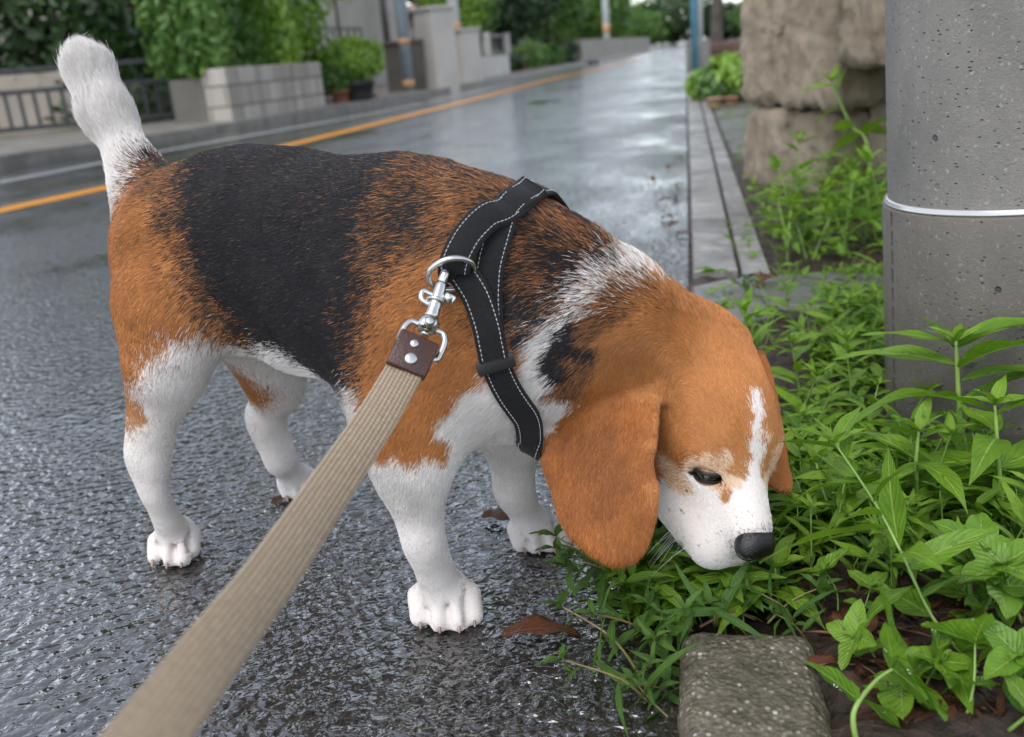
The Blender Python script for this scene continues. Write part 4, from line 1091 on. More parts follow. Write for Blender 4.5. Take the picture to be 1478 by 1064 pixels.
class Leaves:
    def __init__(s): s.V = []; s.F = []; s.A = []; s.n = 0; s.spots = []
    def leaf(s, base, d, up, L_, W_, kind='lance', bend=.6, fold=.25, tone=.5, rows=9, wave=.06, twist=0.0):
        d = unit(d); side = unit(np.cross(d, up)); up = np.cross(side, d)
        if twist:
            c_, s2 = math.cos(twist), math.sin(twist); side, up = side*c_+up*s2, up*c_-side*s2
        t = np.linspace(0, 1, rows)
        if kind == 'lance': prof = np.sin(np.pi*np.clip(t, 0, 1)**.72)**.95*np.clip(1.35-t*.55, 0, 1.2)
        elif kind == 'ovate': prof = np.sin(np.pi*t**.62)**.75
        elif kind == 'grass': prof = np.minimum(1, t*9)*(1-t)**.6
        else: prof = np.sin(np.pi*t**.8)**.85
        prof = prof/prof.max(); prof[0] = .06; prof[-1] = .015
        ang = -bend*t**1.15; dt = L_/(rows-1); p = np.array(base, float); cols = np.array([-1, -.5, 0, .5, 1]); ph = rng.uniform(0, 6)
        P_ = []
        for i in range(rows):
            di = d*math.cos(ang[i])+up*math.sin(ang[i]); ui = up*math.cos(ang[i])-d*math.sin(ang[i])
            if i: p = p+di*dt
            w_ = W_*.5*prof[i]
            for c in cols:
                wv = wave*W_*math.sin(ph+t[i]*13+c*1.5)*abs(c)
                P_.append(p+side*c*w_*math.cos(fold)+ui*(abs(c)*w_*math.sin(fold)+wv)); s.A.append((t[i], c, tone))
            if i in (2, 4, 6): s.spots.append((p+side*w_*.45*math.cos(fold)+ui*w_*.45*math.sin(fold), ui, side, w_))
        k = s.n; s.V += P_; s.n += len(P_)
        for i in range(rows-1):
            for c in range(4): s.F.append((k+i*5+c, k+i*5+c+1, k+(i+1)*5+c+1, k+(i+1)*5+c))
    def build(s, name, mat, parent=None):
        o = np_mesh(name, np.array(s.V), np.array(s.F), mat, parent)
        a = o.data.attributes.new('leaf', 'FLOAT_VECTOR', 'POINT'); a.data.foreach_set('vector', np.array(s.A, np.float32).ravel()); return o
def dewdrops(leaves, n, parent, r=(.0007, .0019)):
    mb = MB(); 
    for k in range(n):
        p, u_, s_, w_ = leaves.spots[rng.integers(len(leaves.spots))]; rr = rng.uniform(*r)
        p = p+s_*w_*rng.uniform(-.6, .3)+unit(np.cross(u_, s_))*rng.uniform(-.008, .008); e = np.cross(u_, s_)
        V = [p+u_*rr*.8]; 
        for (a, h) in ((.6, .62), (1, .15), (.9, -.2)):
            for q in range(7): an = q*2*math.pi/7; V.append(p+(s_*math.cos(an)+e*math.sin(an))*rr*a+u_*rr*h)
        F = [(0, 1+q, 1+(q+1) % 7) for q in range(7)]
        for ri in (0, 1): F += [(1+ri*7+q, 8+ri*7+q, 8+ri*7+(q+1) % 7, 1+ri*7+(q+1) % 7) for q in range(7)]
        mb.add(V, F)
    o = mb.build('dew', m_dew, parent, True); o['kind'] = 'stuff'; return o
def lance_weed(pts, r0, leaves_spec, mats, label, group=None, dew=0, loc=None, name='lance_leaved_weed', kind='lance', whorl=5, wl=.05, ww=.013, base_tone=.5, stem_mat=None, cat='weed'):
    """pts: stem path (world); leaves_spec: list of (t, azimuth, length, width, elevation, bend)"""
    loc = np.array(pts[0] if loc is None else loc, float); c = catmull([np.array(p)-loc for p in pts], 6); n = len(c)
    root = empty(name, loc); tag(root, label, cat, group)
    MB().tube(c, list(np.linspace(r0, r0*.5, n)), 8).build('stem', stem_mat or m_stem, root, True)
    lv = Leaves()
    for (t, az, L_, W_, el, bend) in leaves_spec:
        if kind == 'ovate': bend *= .3; el = el*.6+.12
        i = min(int(t*(n-1)), n-2); p = c[i]+(c[i+1]-c[i])*(t*(n-1)-i); ax = unit(c[min(i+1, n-1)]-c[max(i-1, 0)])
        a = np.array([math.cos(az), math.sin(az), 0]); a = unit(a-ax*(a@ax)); d = unit(a*math.cos(el)+ax*math.sin(el))
        lv.leaf(p, d, ax if abs(el) < 1.2 else a, L_, W_, kind, bend, rng.uniform(.12, .4), float(np.clip(base_tone+rng.normal(0, .18), 0, 1)), 11, .05, rng.normal(0, .25))
    for k in range(whorl):
        az = k*2.4+rng.uniform(0, .5); q = .45+.55*rng.random(); a = np.array([math.cos(az), math.sin(az), 0]); el = rng.uniform(.35, 1.05)
        d = a*math.cos(el)+np.array([0, 0, 1])*math.sin(el); lv.leaf(c[-1], d, np.array([0, 0, 1.]) if el < 1 else -a, wl*q, ww*q, kind, rng.uniform(.2, .7), .35, float(np.clip(base_tone+.25+rng.normal(0, .1), 0, 1)), 9)
    f = lv.build('foliage', mats, root); kids = [c_ for c_ in bpy.data.objects if c_.parent == root]
    if dew: kids.append(dewdrops(lv, dew, root))
    return root, kids
def spec(n, t0, t1, L0, L1, W, el=(.1, .5), bend=(.4, 1.0), pair=False, az0=None):
    out = []; az = rng.uniform(0, 6.28) if az0 is None else az0
    for k in range(n):
        t = t0+(t1-t0)*k/max(1, n-1); L_ = (L0+(L1-L0)*k/max(1, n-1))*rng.uniform(.85, 1.12)
        for j in range(2 if pair else 1):
            out.append((t, az+math.pi*j+rng.normal(0, .15), L_, W*L_/max(L0, L1)*rng.uniform(.9, 1.1), rng.uniform(*el), rng.uniform(*bend)))
        az += 1.57 if pair else 2.4
    return out
def G3(u, v, h=0.0): return ground(u, v, .018)+np.array([0, 0, h])
def pix(u, v, base, dd=0.0): return at_depth(u, v, depth_of(base)+dd)
# ---- the plants one can single out
b0 = G3(1392, 735); lance_weed([b0, pix(1388, 660, b0), pix(1383, 560, b0, -.01), pix(1380, 492, b0, -.02)], .0034,
    [(.95, 3.0, .085, .022, .45, .5), (.94, 5.6, .095, .024, .6, .7), (.93, .3, .095, .023, .4, .6), (.91, 1.7, .07, .02, .5, .5), (.8, 2.6, .125, .030, .3, .6), (.78, 5.4, .13, .034, .6, .6), (.7, -.3, .12, .028, .4, 1.0), (.62, 3.6, .13, .031, .35, .8), (.58, 6.0, .13, .033, .6, .7), (.48, 1.5, .11, .028, .3, .9), (.45, 4.6, .10, .03, .3, 1.0), (.34, 3.2, .12, .030, .2, .9), (.3, .3, .12, .032, .3, .8), (.2, 5.1, .09, .028, .2, .9)], m_weed,
    'tall upright weed before the utility pole, a star of long leaves on top', dew=60, wl=.055, ww=.016, base_tone=.55)
b0 = G3(1330, 800); lance_weed([b0, pix(1328, 740, b0), pix(1322, 680, b0, -.01), pix(1326, 622, b0, -.015)], .0028,
    [(.92, 3.3, .07, .018, .4, .5), (.9, .4, .075, .018, .5, .6), (.75, 2.0, .10, .026, .3, .6), (.72, 5.0, .09, .026, .3, .9), (.6, 3.6, .115, .028, .2, .8), (.55, .2, .115, .030, .25, .8), (.4, 1.4, .10, .026, .2, .9), (.36, 4.3, .09, .028, .1, 1.0), (.25, 2.8, .10, .028, .1, .9)], m_weed,
    'mid height lance leaved weed between the long leaning weed and the utility pole', dew=40, wl=.045, ww=.014, base_tone=.45)
b0 = G3(1450, 800); lance_weed([b0, pix(1446, 730, b0), pix(1440, 650, b0, -.01), pix(1436, 585, b0, -.015)], .0028,
    [(.92, 2.9, .08, .022, .5, .5), (.9, 5.9, .085, .022, .5, .7), (.78, 1.6, .10, .028, .3, .6), (.74, 4.4, .10, .028, .3, .9), (.6, 3.2, .12, .034, .25, .8), (.56, .3, .12, .034, .25, .8), (.4, 1.9, .10, .03, .2, .9), (.36, 4.9, .10, .03, .1, 1.0)], m_weed,
    'broad lance leaved weed at the right edge in front of the tall upright one', dew=40, wl=.05, ww=.016, base_tone=.55)
b0 = G3(1465, 690); lance_weed([b0, pix(1462, 600, b0), pix(1470, 520, b0), pix(1478, 450, b0)], .003,
    spec(9, .25, .95, .11, .07, .026, (.1, .5), (.4, 1.0)), m_weed, 'lance leaved weed at the right edge, leaning against the utility pole', dew=20, base_tone=.5)
b0 = ground(1452, 1030, .02); lance_weed([b0, pix(1405, 965, b0, .02), pix(1345, 890, b0, .03), pix(1302, 800, b0, .035), pix(1262, 725, b0, .05), pix(1205, 640, b0, .06)], .0015,
    [(.97, 3.3, .05, .012, .8, .3), (.93, .9, .05, .012, .7, .4), (.86, 2.6, .06, .015, .5, .6), (.8, 5.5, .06, .016, .5, .7), (.7, 3.1, .095, .022, .35, .5), (.62, 1.1, .090, .022, 1.0, .25), (.6, 5.0, .06, .02, .2, .9), (.5, 3.4, .065, .02, .1, .9), (.46, .2, .06, .02, .2, .8), (.36, 5.4, .055, .022, 0, .8), (.3, 2.9, .05, .02, 0, 1.0), (.2, .6, .06, .022, .2, .8), (.15, 3.4, .06, .022, .2, .7), (.26, 4.6, .06, .024, .0, .9), (.4, 2.0, .07, .022, .4, .6), (.55, 6.0, .07, .02, .3, .7), (.75, 4.1, .06, .018, .3, .7), (.88, 1.9, .05, .014, .6, .5)], m_weed,
    'long weed leaning left over bare soil, one narrow leaf standing straight up', dew=60, base_tone=.42, stem_mat=m_stem)
b0 = G3(1415, 905); lance_weed([b0, pix(1402, 860, b0), pix(1396, 815, b0)], .0026,
    [(.95, .2, .066, .036, .25, .6), (.95, 3.3, .060, .033, .2, .6), (.9, 4.8, .058, .034, .1, .9), (.92, 1.7, .062, .036, .4, .4), (.5, 2.5, .045, .026, .1, 1.0), (.5, 5.6, .055, .030, .1, 1.0), (.3, .9, .045, .026, .1, .9), (.3, 4.3, .05, .03, .0, 1.0)], m_round,
    'broad oval leaved weed near the right edge, beneath the tall lance leaved one', dew=50, kind='ovate', name='round_leaved_weed', whorl=4, wl=.026, ww=.016, base_tone=.45, cat='weed')
b0 = ground(1240, 1085, .02); lance_weed([b0, pix(1232, 1030, b0, .0), pix(1262, 985, b0, .01), pix(1295, 962, b0, .012)], .0022,
    [(.98, 2.4, .070, .036, .7, .5), (.95, .2, .045, .028, .2, .7), (.9, 3.6, .048, .022, .1, .6), (.94, 5.2, .050, .032, .0, .7), (.5, .7, .05, .03, .1, .7), (.45, 3.2, .04, .022, .1, .8), (.9, 4.5, .045, .03, -.1, .6)], m_round,
    'round leaved weed spreading over wet brown litter beside the pebbly kerb stone', dew=50, kind='ovate', name='round_leaved_weed', whorl=3, wl=.022, ww=.013, base_tone=.55)
b0 = ground(1345, 1010, .02); lance_weed([b0, pix(1335, 1010, b0), pix(1312, 1000, b0, -.01), pix(1300, 985, b0, -.012)], .0018,
    [(.95, 4.6, .042, .030, .1, .6), (.9, .3, .046, .03, .15, .5), (.9, 2.7, .034, .022, .2, .6), (.6, 5.4, .036, .026, .0, .8)], m_round,
    'low sprig of shiny round leaves lying on bare litter near the right corner', dew=36, kind='ovate', name='round_leaved_weed', whorl=0, base_tone=.6)
b0 = ground(1125, 880, .02); lance_weed([b0, pix(1122, 850, b0), pix(1118, 820, b0)], .0022,
    [(.8, 3.4, .085, .018, .25, .7), (.6, 3.9, .080, .026, .0, .8), (.9, 1.2, .06, .02, .6, .5), (.7, .1, .05, .02, .3, .6), (.5, 5.3, .055, .022, -.1, .7), (.4, 2.6, .05, .028, .1, .9)], m_weed,
    'bright weed below the nose of the dog, one long leaf reaching over the kerb stone', dew=30, base_tone=.5, whorl=4, wl=.035, ww=.012)
b0 = ground(1235, 800, .02); lance_weed([b0, pix(1215, 760, b0), pix(1190, 715, b0, .01), pix(1178, 668, b0, .015)], .0024,
    [(.95, 2.9, .075, .020, .5, .5), (.9, .8, .06, .016, .7, .4), (.85, 5.0, .055, .02, .2, .8), (.65, 3.5, .065, .02, .2, .8), (.6, .2, .07, .02, .3, .8), (.4, 2.2, .06, .02, .2, .9), (.35, 5.2, .06, .022, .1, .9)], m_weed,
    'leafy weed right beside the far ear of the dog, its leaves beaded with rain', dew=40, base_tone=.55, whorl=4, wl=.045, ww=.014)
b0 = ground(1208, 250, .02); b0 = np.array([.47, 2.55, .015]); lance_weed([b0, b0+[-.02, .0, .16], pix(1228, 180, b0), pix(1200, 118, b0)], .0042,
    [(.95, 3.2, .09, .028, .5, .5), (.9, .2, .08, .026, .9, .4), (.8, 2.4, .10, .03, .3, .6), (.62, 4.2, .12, .034, .1, .8), (.56, .6, .12, .036, .3, .8), (.45, 3.0, .13, .038, .1, .9), (.4, 5.5, .13, .04, .2, .9), (.3, 1.6, .13, .04, .2, .9)], m_weed,
    'tall thin weed rising against the stone wall between the lower block and the utility pole', base_tone=.6, whorl=5, wl=.07, ww=.02)
# ---- the crowd: six kinds of plant, copied
def crowd_proto(k):
    b0 = np.array([0., 0., 0.]); h = [.10, .13, .08, .15, .06, .11][k]; lean = rng.normal(0, .02, 2)
    return lance_weed([b0, b0+[lean[0]*.4, lean[1]*.4, h*.5], b0+[lean[0], lean[1], h]], .0018,
        spec([6, 7, 6, 8, 5, 7][k], .25, .95, [.08, .09, .07, .09, .06, .075][k], [.05, .05, .045, .06, .04, .05][k], [.015, .016, .014, .018, .014, .020][k], (.25, .85), (.2, .8)), m_weed if k != 4 else m_weed_dark,
        'lance leaved weed in the crowded bed between the dog and the stone wall', 'weeds crowding the bed beside the road', 22, b0, base_tone=.55, whorl=4, wl=.04, ww=.012)
protos = [crowd_proto(k) for k in range(6)]
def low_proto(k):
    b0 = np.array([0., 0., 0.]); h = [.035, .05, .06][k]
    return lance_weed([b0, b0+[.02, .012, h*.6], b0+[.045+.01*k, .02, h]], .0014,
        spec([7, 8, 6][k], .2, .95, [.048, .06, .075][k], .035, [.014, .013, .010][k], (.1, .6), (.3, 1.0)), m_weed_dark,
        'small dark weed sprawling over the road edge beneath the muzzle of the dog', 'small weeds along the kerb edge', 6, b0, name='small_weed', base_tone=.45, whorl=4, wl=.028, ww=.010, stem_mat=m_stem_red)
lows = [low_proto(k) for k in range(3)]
def round_proto(k):
    b0 = np.array([0., 0., 0.]); h = [.035, .055, .045][k]
    return lance_weed([b0, b0+[.008, .004, h*.5], b0+[.014, .010*k, h]], .0014, [(.97, a, .034+.008*rng.random(), .022+.005*rng.random(), rng.uniform(.15, .5), .6) for a in (0, 1.6, 3.1, 4.7)]+[(.45, a, .030, .019, .2, .7) for a in (.8, 3.9)], m_round,
        'small plant with shiny oval leaves on the litter of the near bed', 'oval leaved plants on the litter', 16, b0, kind='ovate', name='round_leaved_weed', whorl=2, wl=.016, ww=.010, base_tone=.6)
rounds = [round_proto(k) for k in range(3)]
used = set()
def place(pr, loc, rz, sc, label=None, group=None):
    key = id(pr[0])
    if key not in used: used.add(key); r = pr[0]
    else: r = copy_thing(*pr)
    r.location = [float(x) for x in loc]; r.rotation_euler = (float(rng.normal(0, .10)), float(rng.normal(0, .10)), rz); r.scale = (sc, sc, sc)
    if label: r['label'] = label
    if group: r['group'] = group
    return r
def blocked(x, y):
    if (x-POLE_C[0])**2+(y-POLE_C[1])**2 < .155**2: return True
    if ka[0]-.03 < x < kb[0]+.03 and y < kb[1]+.02: return True
    return False
pl0 = ground(1289, 640, .02); POLE_R = .132
POLE_C = pl0+unit(C_RIGHT*[1, 1, 0])*POLE_R*1.02+unit(np.array([pl0[0], pl0[1], 0]))*.02
POLE_C = np.array([POLE_C[0], POLE_C[1], 0.0])
# bed in front of the pole, behind the nose, and up to the broken flags
cnt = 0
while cnt < 66:
    u, v_ = rng.uniform(1060, 1500), rng.uniform(462, 770)
    if u < 1150 and v_ > 800: continue
    g_ = ground(u, v_, .015)
    if g_[0] < .0 or blocked(g_[0], g_[1]): continue
    if g_[1] < .72 and g_[0] < .16: continue
    z = soil_z(g_[0], g_[1]); sc = rng.uniform(.5, .92)*(1.0 if g_[1] > .9 else .72)
    place(protos[rng.integers(6)], (g_[0], g_[1], z-.004), rng.uniform(0, 6.28), sc); cnt += 1
for (u, v_, sc) in [(1190, 805, .5), (1245, 830, .55), (1290, 815, .6), (1350, 850, .6), (1470, 840, .7), (1290, 880, .4), (1475, 1010, .5), (1160, 815, .45), (1110, 800, .5), (1140, 790, .55), (1095, 815, .45), (1330, 780, .7), (1260, 780, .65)]:
    g_ = ground(u, v_, .02); place(protos[rng.integers(6)], (g_[0], g_[1], soil_z(g_[0], g_[1])-.004), rng.uniform(0, 6.28), sc)
for (u, v_, sc) in [(1410, 905, 1.3), (1380, 870, 1.2), (1465, 1000, 1.1), (1395, 1040, 1.1), (1455, 1055, 1.2), (1270, 960, .8), (1330, 1000, .9), (1475, 900, 1.3), (1210, 870, .8), (1150, 860, .8), (1240, 890, .7)]:
    g_ = ground(u, v_, .03); place(rounds[rng.integers(3)], (g_[0], g_[1], soil_z(g_[0], g_[1])-.002), rng.uniform(0, 6.28), sc*.82)
for k in range(22):
    u, v_ = rng.uniform(1170, 1490), rng.uniform(745, 850); g_ = ground(u, v_, .02)
    place(protos[rng.integers(6)], (g_[0], g_[1], soil_z(g_[0], g_[1])-.004), rng.uniform(0, 6.28), rng.uniform(.42, .72))
for (u, v_, sc) in [(1000, 912, .7), (1035, 905, .8), (1075, 905, .6), (1110, 900, .8), (1150, 905, .6), (985, 920, .6), (1170, 930, .5)]:
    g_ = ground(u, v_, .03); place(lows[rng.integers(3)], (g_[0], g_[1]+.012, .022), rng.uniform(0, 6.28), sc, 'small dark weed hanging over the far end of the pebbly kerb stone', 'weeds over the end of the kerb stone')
for k in range(46):                               # bushy stand against the stone wall
    u, v_ = (rng.uniform(1135, 1285), rng.uniform(292, 385)) if k < 30 else (rng.uniform(1205, 1285), rng.uniform(262, 300)); x, y = ground(u, v_)[:2]
    if (x-POLE_C[0])**2+(y-POLE_C[1])**2 < .2**2: continue
    place(protos[rng.integers(6)], (x, y, soil_z(x, y)-.004), rng.uniform(0, 6.28), rng.uniform(.9, 1.5), 'lance leaved weed in the bushy stand at the foot of the stone wall', 'weeds at the foot of the stone wall')
for k in range(16):                               # strays among the flags
    u, v_ = rng.uniform(1040, 1280), rng.uniform(330, 470); g_ = ground(u, v_, .02)
    if g_[0] < .06: continue
    place(protos[[0, 2, 4][rng.integers(3)]], (g_[0], g_[1], .012), rng.uniform(0, 6.28), rng.uniform(.4, .7), 'stray weed growing in the joints of the broken paving flags', 'weeds in the paving joints')
for k in range(26):                               # road edge under the muzzle
    u, v_ = rng.uniform(890, 1080), rng.uniform(800, 905); g_ = ground(u, v_, 0)
    if g_[0] < -.075 or g_[0] > .10 or blocked(g_[0], g_[1]): continue
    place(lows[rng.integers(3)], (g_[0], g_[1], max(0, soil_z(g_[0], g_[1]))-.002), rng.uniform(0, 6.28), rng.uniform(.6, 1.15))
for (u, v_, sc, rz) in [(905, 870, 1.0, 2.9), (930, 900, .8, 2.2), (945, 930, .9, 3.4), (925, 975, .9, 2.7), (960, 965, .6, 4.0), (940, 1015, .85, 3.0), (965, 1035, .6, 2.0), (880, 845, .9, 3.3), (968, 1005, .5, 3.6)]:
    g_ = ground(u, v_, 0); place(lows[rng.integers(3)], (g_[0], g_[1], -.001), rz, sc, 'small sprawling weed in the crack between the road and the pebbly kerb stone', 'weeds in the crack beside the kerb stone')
# ---- ground cover under them
gc = Leaves()
for k in range(2250):
    if k < 1150: u, v_ = rng.uniform(1030, 1500), 440+380*rng.random()**1.3; g_ = ground(u, v_, .015)
    elif k < 1700: g_ = np.array([rng.uniform(.17, .85), rng.uniform(1.6, 2.8), 0])
    elif k < 2000: u, v_ = rng.uniform(890, 1090), rng.uniform(790, 910); g_ = ground(u, v_, 0)
    else: g_ = np.array([rng.uniform(.16, .40), rng.uniform(2.5, 6.5), 0]); 
    x, y = g_[0], g_[1]
    if x < -.06 or blocked(x, y): continue
    if y > 1.75 and x < .17 and rng.random() > .1: continue
    if k >= 2000 and rng.random() > .35: continue
    if vnoise(np.array([[x, y, 0]]), 7, 3)[0] < -.35: continue
    z = max(0.0, soil_z(x, y)); az = rng.uniform(0, 6.28); tone = float(np.clip(rng.normal(.45, .2), 0, 1)); hh = rng.uniform(.004, .045)*(1 if y < 1.6 else 1.5)
    if rng.random() < .16:
        for j in range(4):
            a = rng.uniform(0, 6.28); el = rng.uniform(.7, 1.35); gc.leaf((x, y, z), np.array([math.cos(a)*math.cos(el), math.sin(a)*math.cos(el), math.sin(el)]), np.array([0, 0, 1.]), rng.uniform(.05, .10), rng.uniform(.0025, .004), 'grass', rng.uniform(.5, 1.3), .2, tone, 7, .02, 0)
        continue
    for j in range(rng.integers(2, 5)):
        a = az+j*2.1+rng.normal(0, .3); el = rng.uniform(.1, .8); d = np.array([math.cos(a)*math.cos(el), math.sin(a)*math.cos(el), math.sin(el)])
        gc.leaf((x, y, z+hh), d, np.array([0, 0, 1.]), rng.uniform(.022, .052), rng.uniform(.008, .014), ['lance', 'mid', 'ovate'][rng.integers(3)], rng.uniform(.4, 1.1), .3, tone, 6, .04, rng.normal(0, .3))
gco = gc.build('ground_cover', m_weed); tag(gco, 'low green ground cover filling the bed under the weeds', kind='stuff')
# ---- dead leaves, twigs and litter
m_dead = leaf_material('dead_leaf', (.040, .017, .010), (.150, .060, .030), (.20, .10, .055), .24)
def dead_leaf(loc, rz, L_, W_, label, curl=.5, kind='mid', group=None, tilt=.0, name='fallen_leaf', tone=.5):
    lv = Leaves(); lv.leaf((-.5*L_, 0, 0), np.array([1, 0, .18+tilt]), np.array([0, 0, 1.]), L_, W_, kind, curl, .35, tone, 13, .07)
    lv.V = [np.array(p) for p in lv.V]; zmin = min(p[2] for p in lv.V); o = lv.build(name, m_dead)
    md = o.modifiers.new('thick', 'SOLIDIFY'); md.thickness = .0005
    o.location = (float(loc[0]), float(loc[1]), float(loc[2])-zmin+.0008); o.rotation_euler = (0, 0, rz); return tag(o, label, 'fallen leaf', group)
def along(u0, v0, u1, v1): a, c = ground(u0, v0), ground(u1, v1); return math.atan2(c[1]-a[1], c[0]-a[0])
dead_leaf(ground(785, 930), along(740, 935, 828, 920), .068, .026, 'curled reddish brown leaf lying on the wet road in front of the near forepaw', .75, tone=.75)
dead_leaf(ground(722, 755), along(708, 750, 745, 752), .040, .022, 'small brown leaf on the wet road behind the far forepaw', .6, tone=.7)
dead_leaf(ground(412, 722), along(400, 726, 430, 716), .035, .016, 'scrap of brown leaf on the road beneath the far hind paw', .4)
dead_leaf(ground(1236, 912, .024), 1.2, .038, .034, 'broad crumpled brown leaf lying among the weeds right of the kerb stone', 1.3, 'ovate', tilt=.4, tone=.65)
dead_leaf(ground(1195, 970, .024),   .4, .034, .013, 'narrow rust coloured leaf on the litter next to the kerb stone', .9, tone=.7)
for (u, v_) in [(958, 292), (975, 286), (972, 328), (980, 270), (962, 318), (985, 342), (940, 262), (966, 244), (980, 230), (1090, 432), (1105, 440)]:
    g_ = ground(u, v_); dead_leaf(g_ if u < 1000 else g_+[0, 0, .036], rng.uniform(0, 6), rng.uniform(.04, .06), rng.uniform(.02, .03), 'small out of focus brown leaf on the wet road by the gutter' if u < 1000 else 'small brown leaf on the broken paving flag', .7, group='leaves scattered by the gutter' if u < 1000 else 'leaves on the broken flag', tone=rng.random())
lit = Leaves()
for k in range(620):
    if k < 380: g_ = ground(rng.uniform(1160, 1480), rng.uniform(880, 1070), .015)
    else: g_ = ground(rng.uniform(1040, 1480), rng.uniform(430, 880), .015)
    if blocked(*g_[:2]) or g_[0] < .0: continue
    a = rng.uniform(0, 6.28); lit.leaf((g_[0], g_[1], soil_z(g_[0], g_[1])+.003), np.array([math.cos(a), math.sin(a), rng.normal(.05, .12)]), np.array([0, 0, 1.]), rng.uniform(.006, .022), rng.uniform(.0015, .008), ['mid', 'lance', 'grass'][rng.integers(3)], rng.normal(.2, .5), rng.uniform(-.3, .5), float(rng.random()**1.6), 6, .1)
tag(lit.build('leaf_litter', m_dead), 'wet brown litter of leaf scraps on the soil', kind='stuff')
m_twig = rough_mat('twig', (.07, .035, .020), (.15, .075, .040), 60, .5, .3, .001)
for k, (u0, v0, u1, v1) in enumerate([(1155, 912, 1250, 955), (1190, 960, 1290, 1000), (1290, 905, 1420, 985), (1010, 905, 1090, 895)]):
    a, c = ground(u0, v0, .028), ground(u1, v1, .028); m_ = (a+c)/2+np.array([.004, .006, .006])
    o = MB().tube(catmull([a, m_, c], 5), list(np.linspace(.0013, .0007, 11)), 6).build('twig', m_twig, None, True)
    tag(o, ['thin twig pointing from the kerb stone to the crumpled brown leaf', 'twig on the soil below the crumpled brown leaf', 'bent twig across the litter under the round leaved weeds', 'dry stalk on the far end of the kerb stone'][k], 'twig')
# ================================================================== utility pole
def pole_concrete(name, c1, c2):
    m, nt, b = new_mat(name); v = coords(nt)
    f = noise(nt, mapping(nt, v, (1, 1, .7)), 9, 9, .72)
    c = mixc(nt, ramp(nt, f, [(.3, 0), (.7, 1)]), c1, c2)
    s1 = voro(nt, v, 420); c = mixc(nt, ramp(nt, s1.outputs['Color'], [(.82, 0), (.97, .5)]), c, [min(1, x*2.1) for x in c2])
    s2 = voro(nt, mapping(nt, v, (1, 1, 1.6)), 150); pit = math_(nt, 'MULTIPLY', ramp(nt, s2.outputs['Distance'], [(.10, 1), (.26, 0)]), ramp(nt, s2.outputs['Color'], [(.62, 0), (.68, 1)]))
    s3 = voro(nt, mapping(nt, v, (1, 1, .8)), 42); pit3 = math_(nt, 'MULTIPLY', ramp(nt, s3.outputs['Distance'], [(.08, 1), (.14, 0)]), ramp(nt, s3.outputs['Color'], [(.66, 0), (.70, 1)]))
    allp = math_(nt, 'MAXIMUM', pit, pit3); c = mixc(nt, math_(nt, 'MULTIPLY', allp, .8), c, [x*.3 for x in c1])
    nt.links.new(c, b.inputs['Base Color']); nt.links.new(ramp(nt, f, [(.3, .40), (.7, .62)]), b.inputs['Roughness'])
    h = math_(nt, 'SUBTRACT', math_(nt, 'MULTIPLY', noise(nt, v, 240, 6, .8), .9), math_(nt, 'MULTIPLY', allp, 1.2)); bump(nt, b, h, .8, .0022); return m
m_pole = pole_concrete('pole_concrete', (.140, .133, .122), (.235, .223, .205))
m_sleeve = pole_concrete('sleeve_concrete', (.082, .075, .063), (.145, .132, .112))
pole = empty('utility_pole', POLE_C)
zt = height_at(ground(1289, 640), 283); 
MB().lathe([(POLE_R, -.05), (POLE_R, zt*.5), (POLE_R, zt-.002), (POLE_R-.002, zt), (POLE_R-.010, zt+.0005)], seg=128, cap=False).build('sleeve', m_sleeve, pole, True)
MB().lathe([(POLE_R-.0055, zt-.004), (POLE_R-.006, .9), (POLE_R-.011, 2.2), (POLE_R-.02, 7.0)], seg=128, cap=False).build('shaft', m_pole, pole, True)
m_band, nt, b = new_mat('clear_band'); b.inputs['Roughness'].default_value = .18; nt.links.new(mixc(nt, noise(nt, coords(nt), 14, 3), (.42, .42, .41), (.58, .58, .57)), b.inputs['Base Color']); b.inputs['Metallic'].default_value = .35
MB().lathe([(POLE_R-.0052, zt+.0000), (POLE_R-.0018, zt+.0010), (POLE_R-.0014, zt+.0025), (POLE_R-.0034, zt+.0034), (POLE_R-.0028, zt+.0052), (POLE_R-.0058, zt+.0060)], seg=128, cap=False).build('band', m_band, pole, True)
sa = math.atan2(-POLE_C[1], -POLE_C[0])-1.05
mb = MB()
for k in range(14):
    z0 = zt*(k+.15)/14; mb.box((POLE_R*math.cos(sa), POLE_R*math.sin(sa), z0+zt/36), (.0016, .0020+.0008*rng.random(), zt/19), rz=sa)
mb.build('seam', rough_mat('pole_seam', (.05, .047, .042), (.10, .095, .085), 80, .7, .2, .001), pole)
pole.rotation_euler = (0, R(-3.6), 0)
tag(pole, 'thick grey pitted concrete utility pole with a sleeve and pale band, right of the dog', 'utility pole')
# ================================================================== stone wall on the near side
m_stone, nt, b = new_mat('rough_stone'); v = coords(nt)
f = noise(nt, v, 6, 8, .65); g_ = noise(nt, mapping(nt, v, (1, 1, .35)), 14, 5, .6)
c = mixc(nt, ramp(nt, f, [(.3, 0), (.7, 1)]), (.290, .225, .155), (.480, .400, .300))
c = mixc(nt, ramp(nt, g_, [(.5, 0), (.72, .75)]), c, (.18, .14, .095)); c = mixc(nt, ramp(nt, noise(nt, v, 2.2, 4), [(.58, 0), (.75, .5)]), c, (.070, .075, .040))
nt.links.new(c, b.inputs['Base Color']); b.inputs['Roughness'].default_value = .8
bump(nt, b, math_(nt, 'ADD', noise(nt, v, 30, 8, .75), math_(nt, 'MULTIPLY', g_, .6)), 1.0, .03)
WA, WB = ground(1072, 262), ground(1192, 288); wd = unit(WB-WA); wn2 = np.array([-wd[1], wd[0], 0.0])
if wn2@(CAMP-WA) > 0: wn2 = -wn2                     # points away from the camera, into the wall
stone_wall = empty('stone_wall', WA)
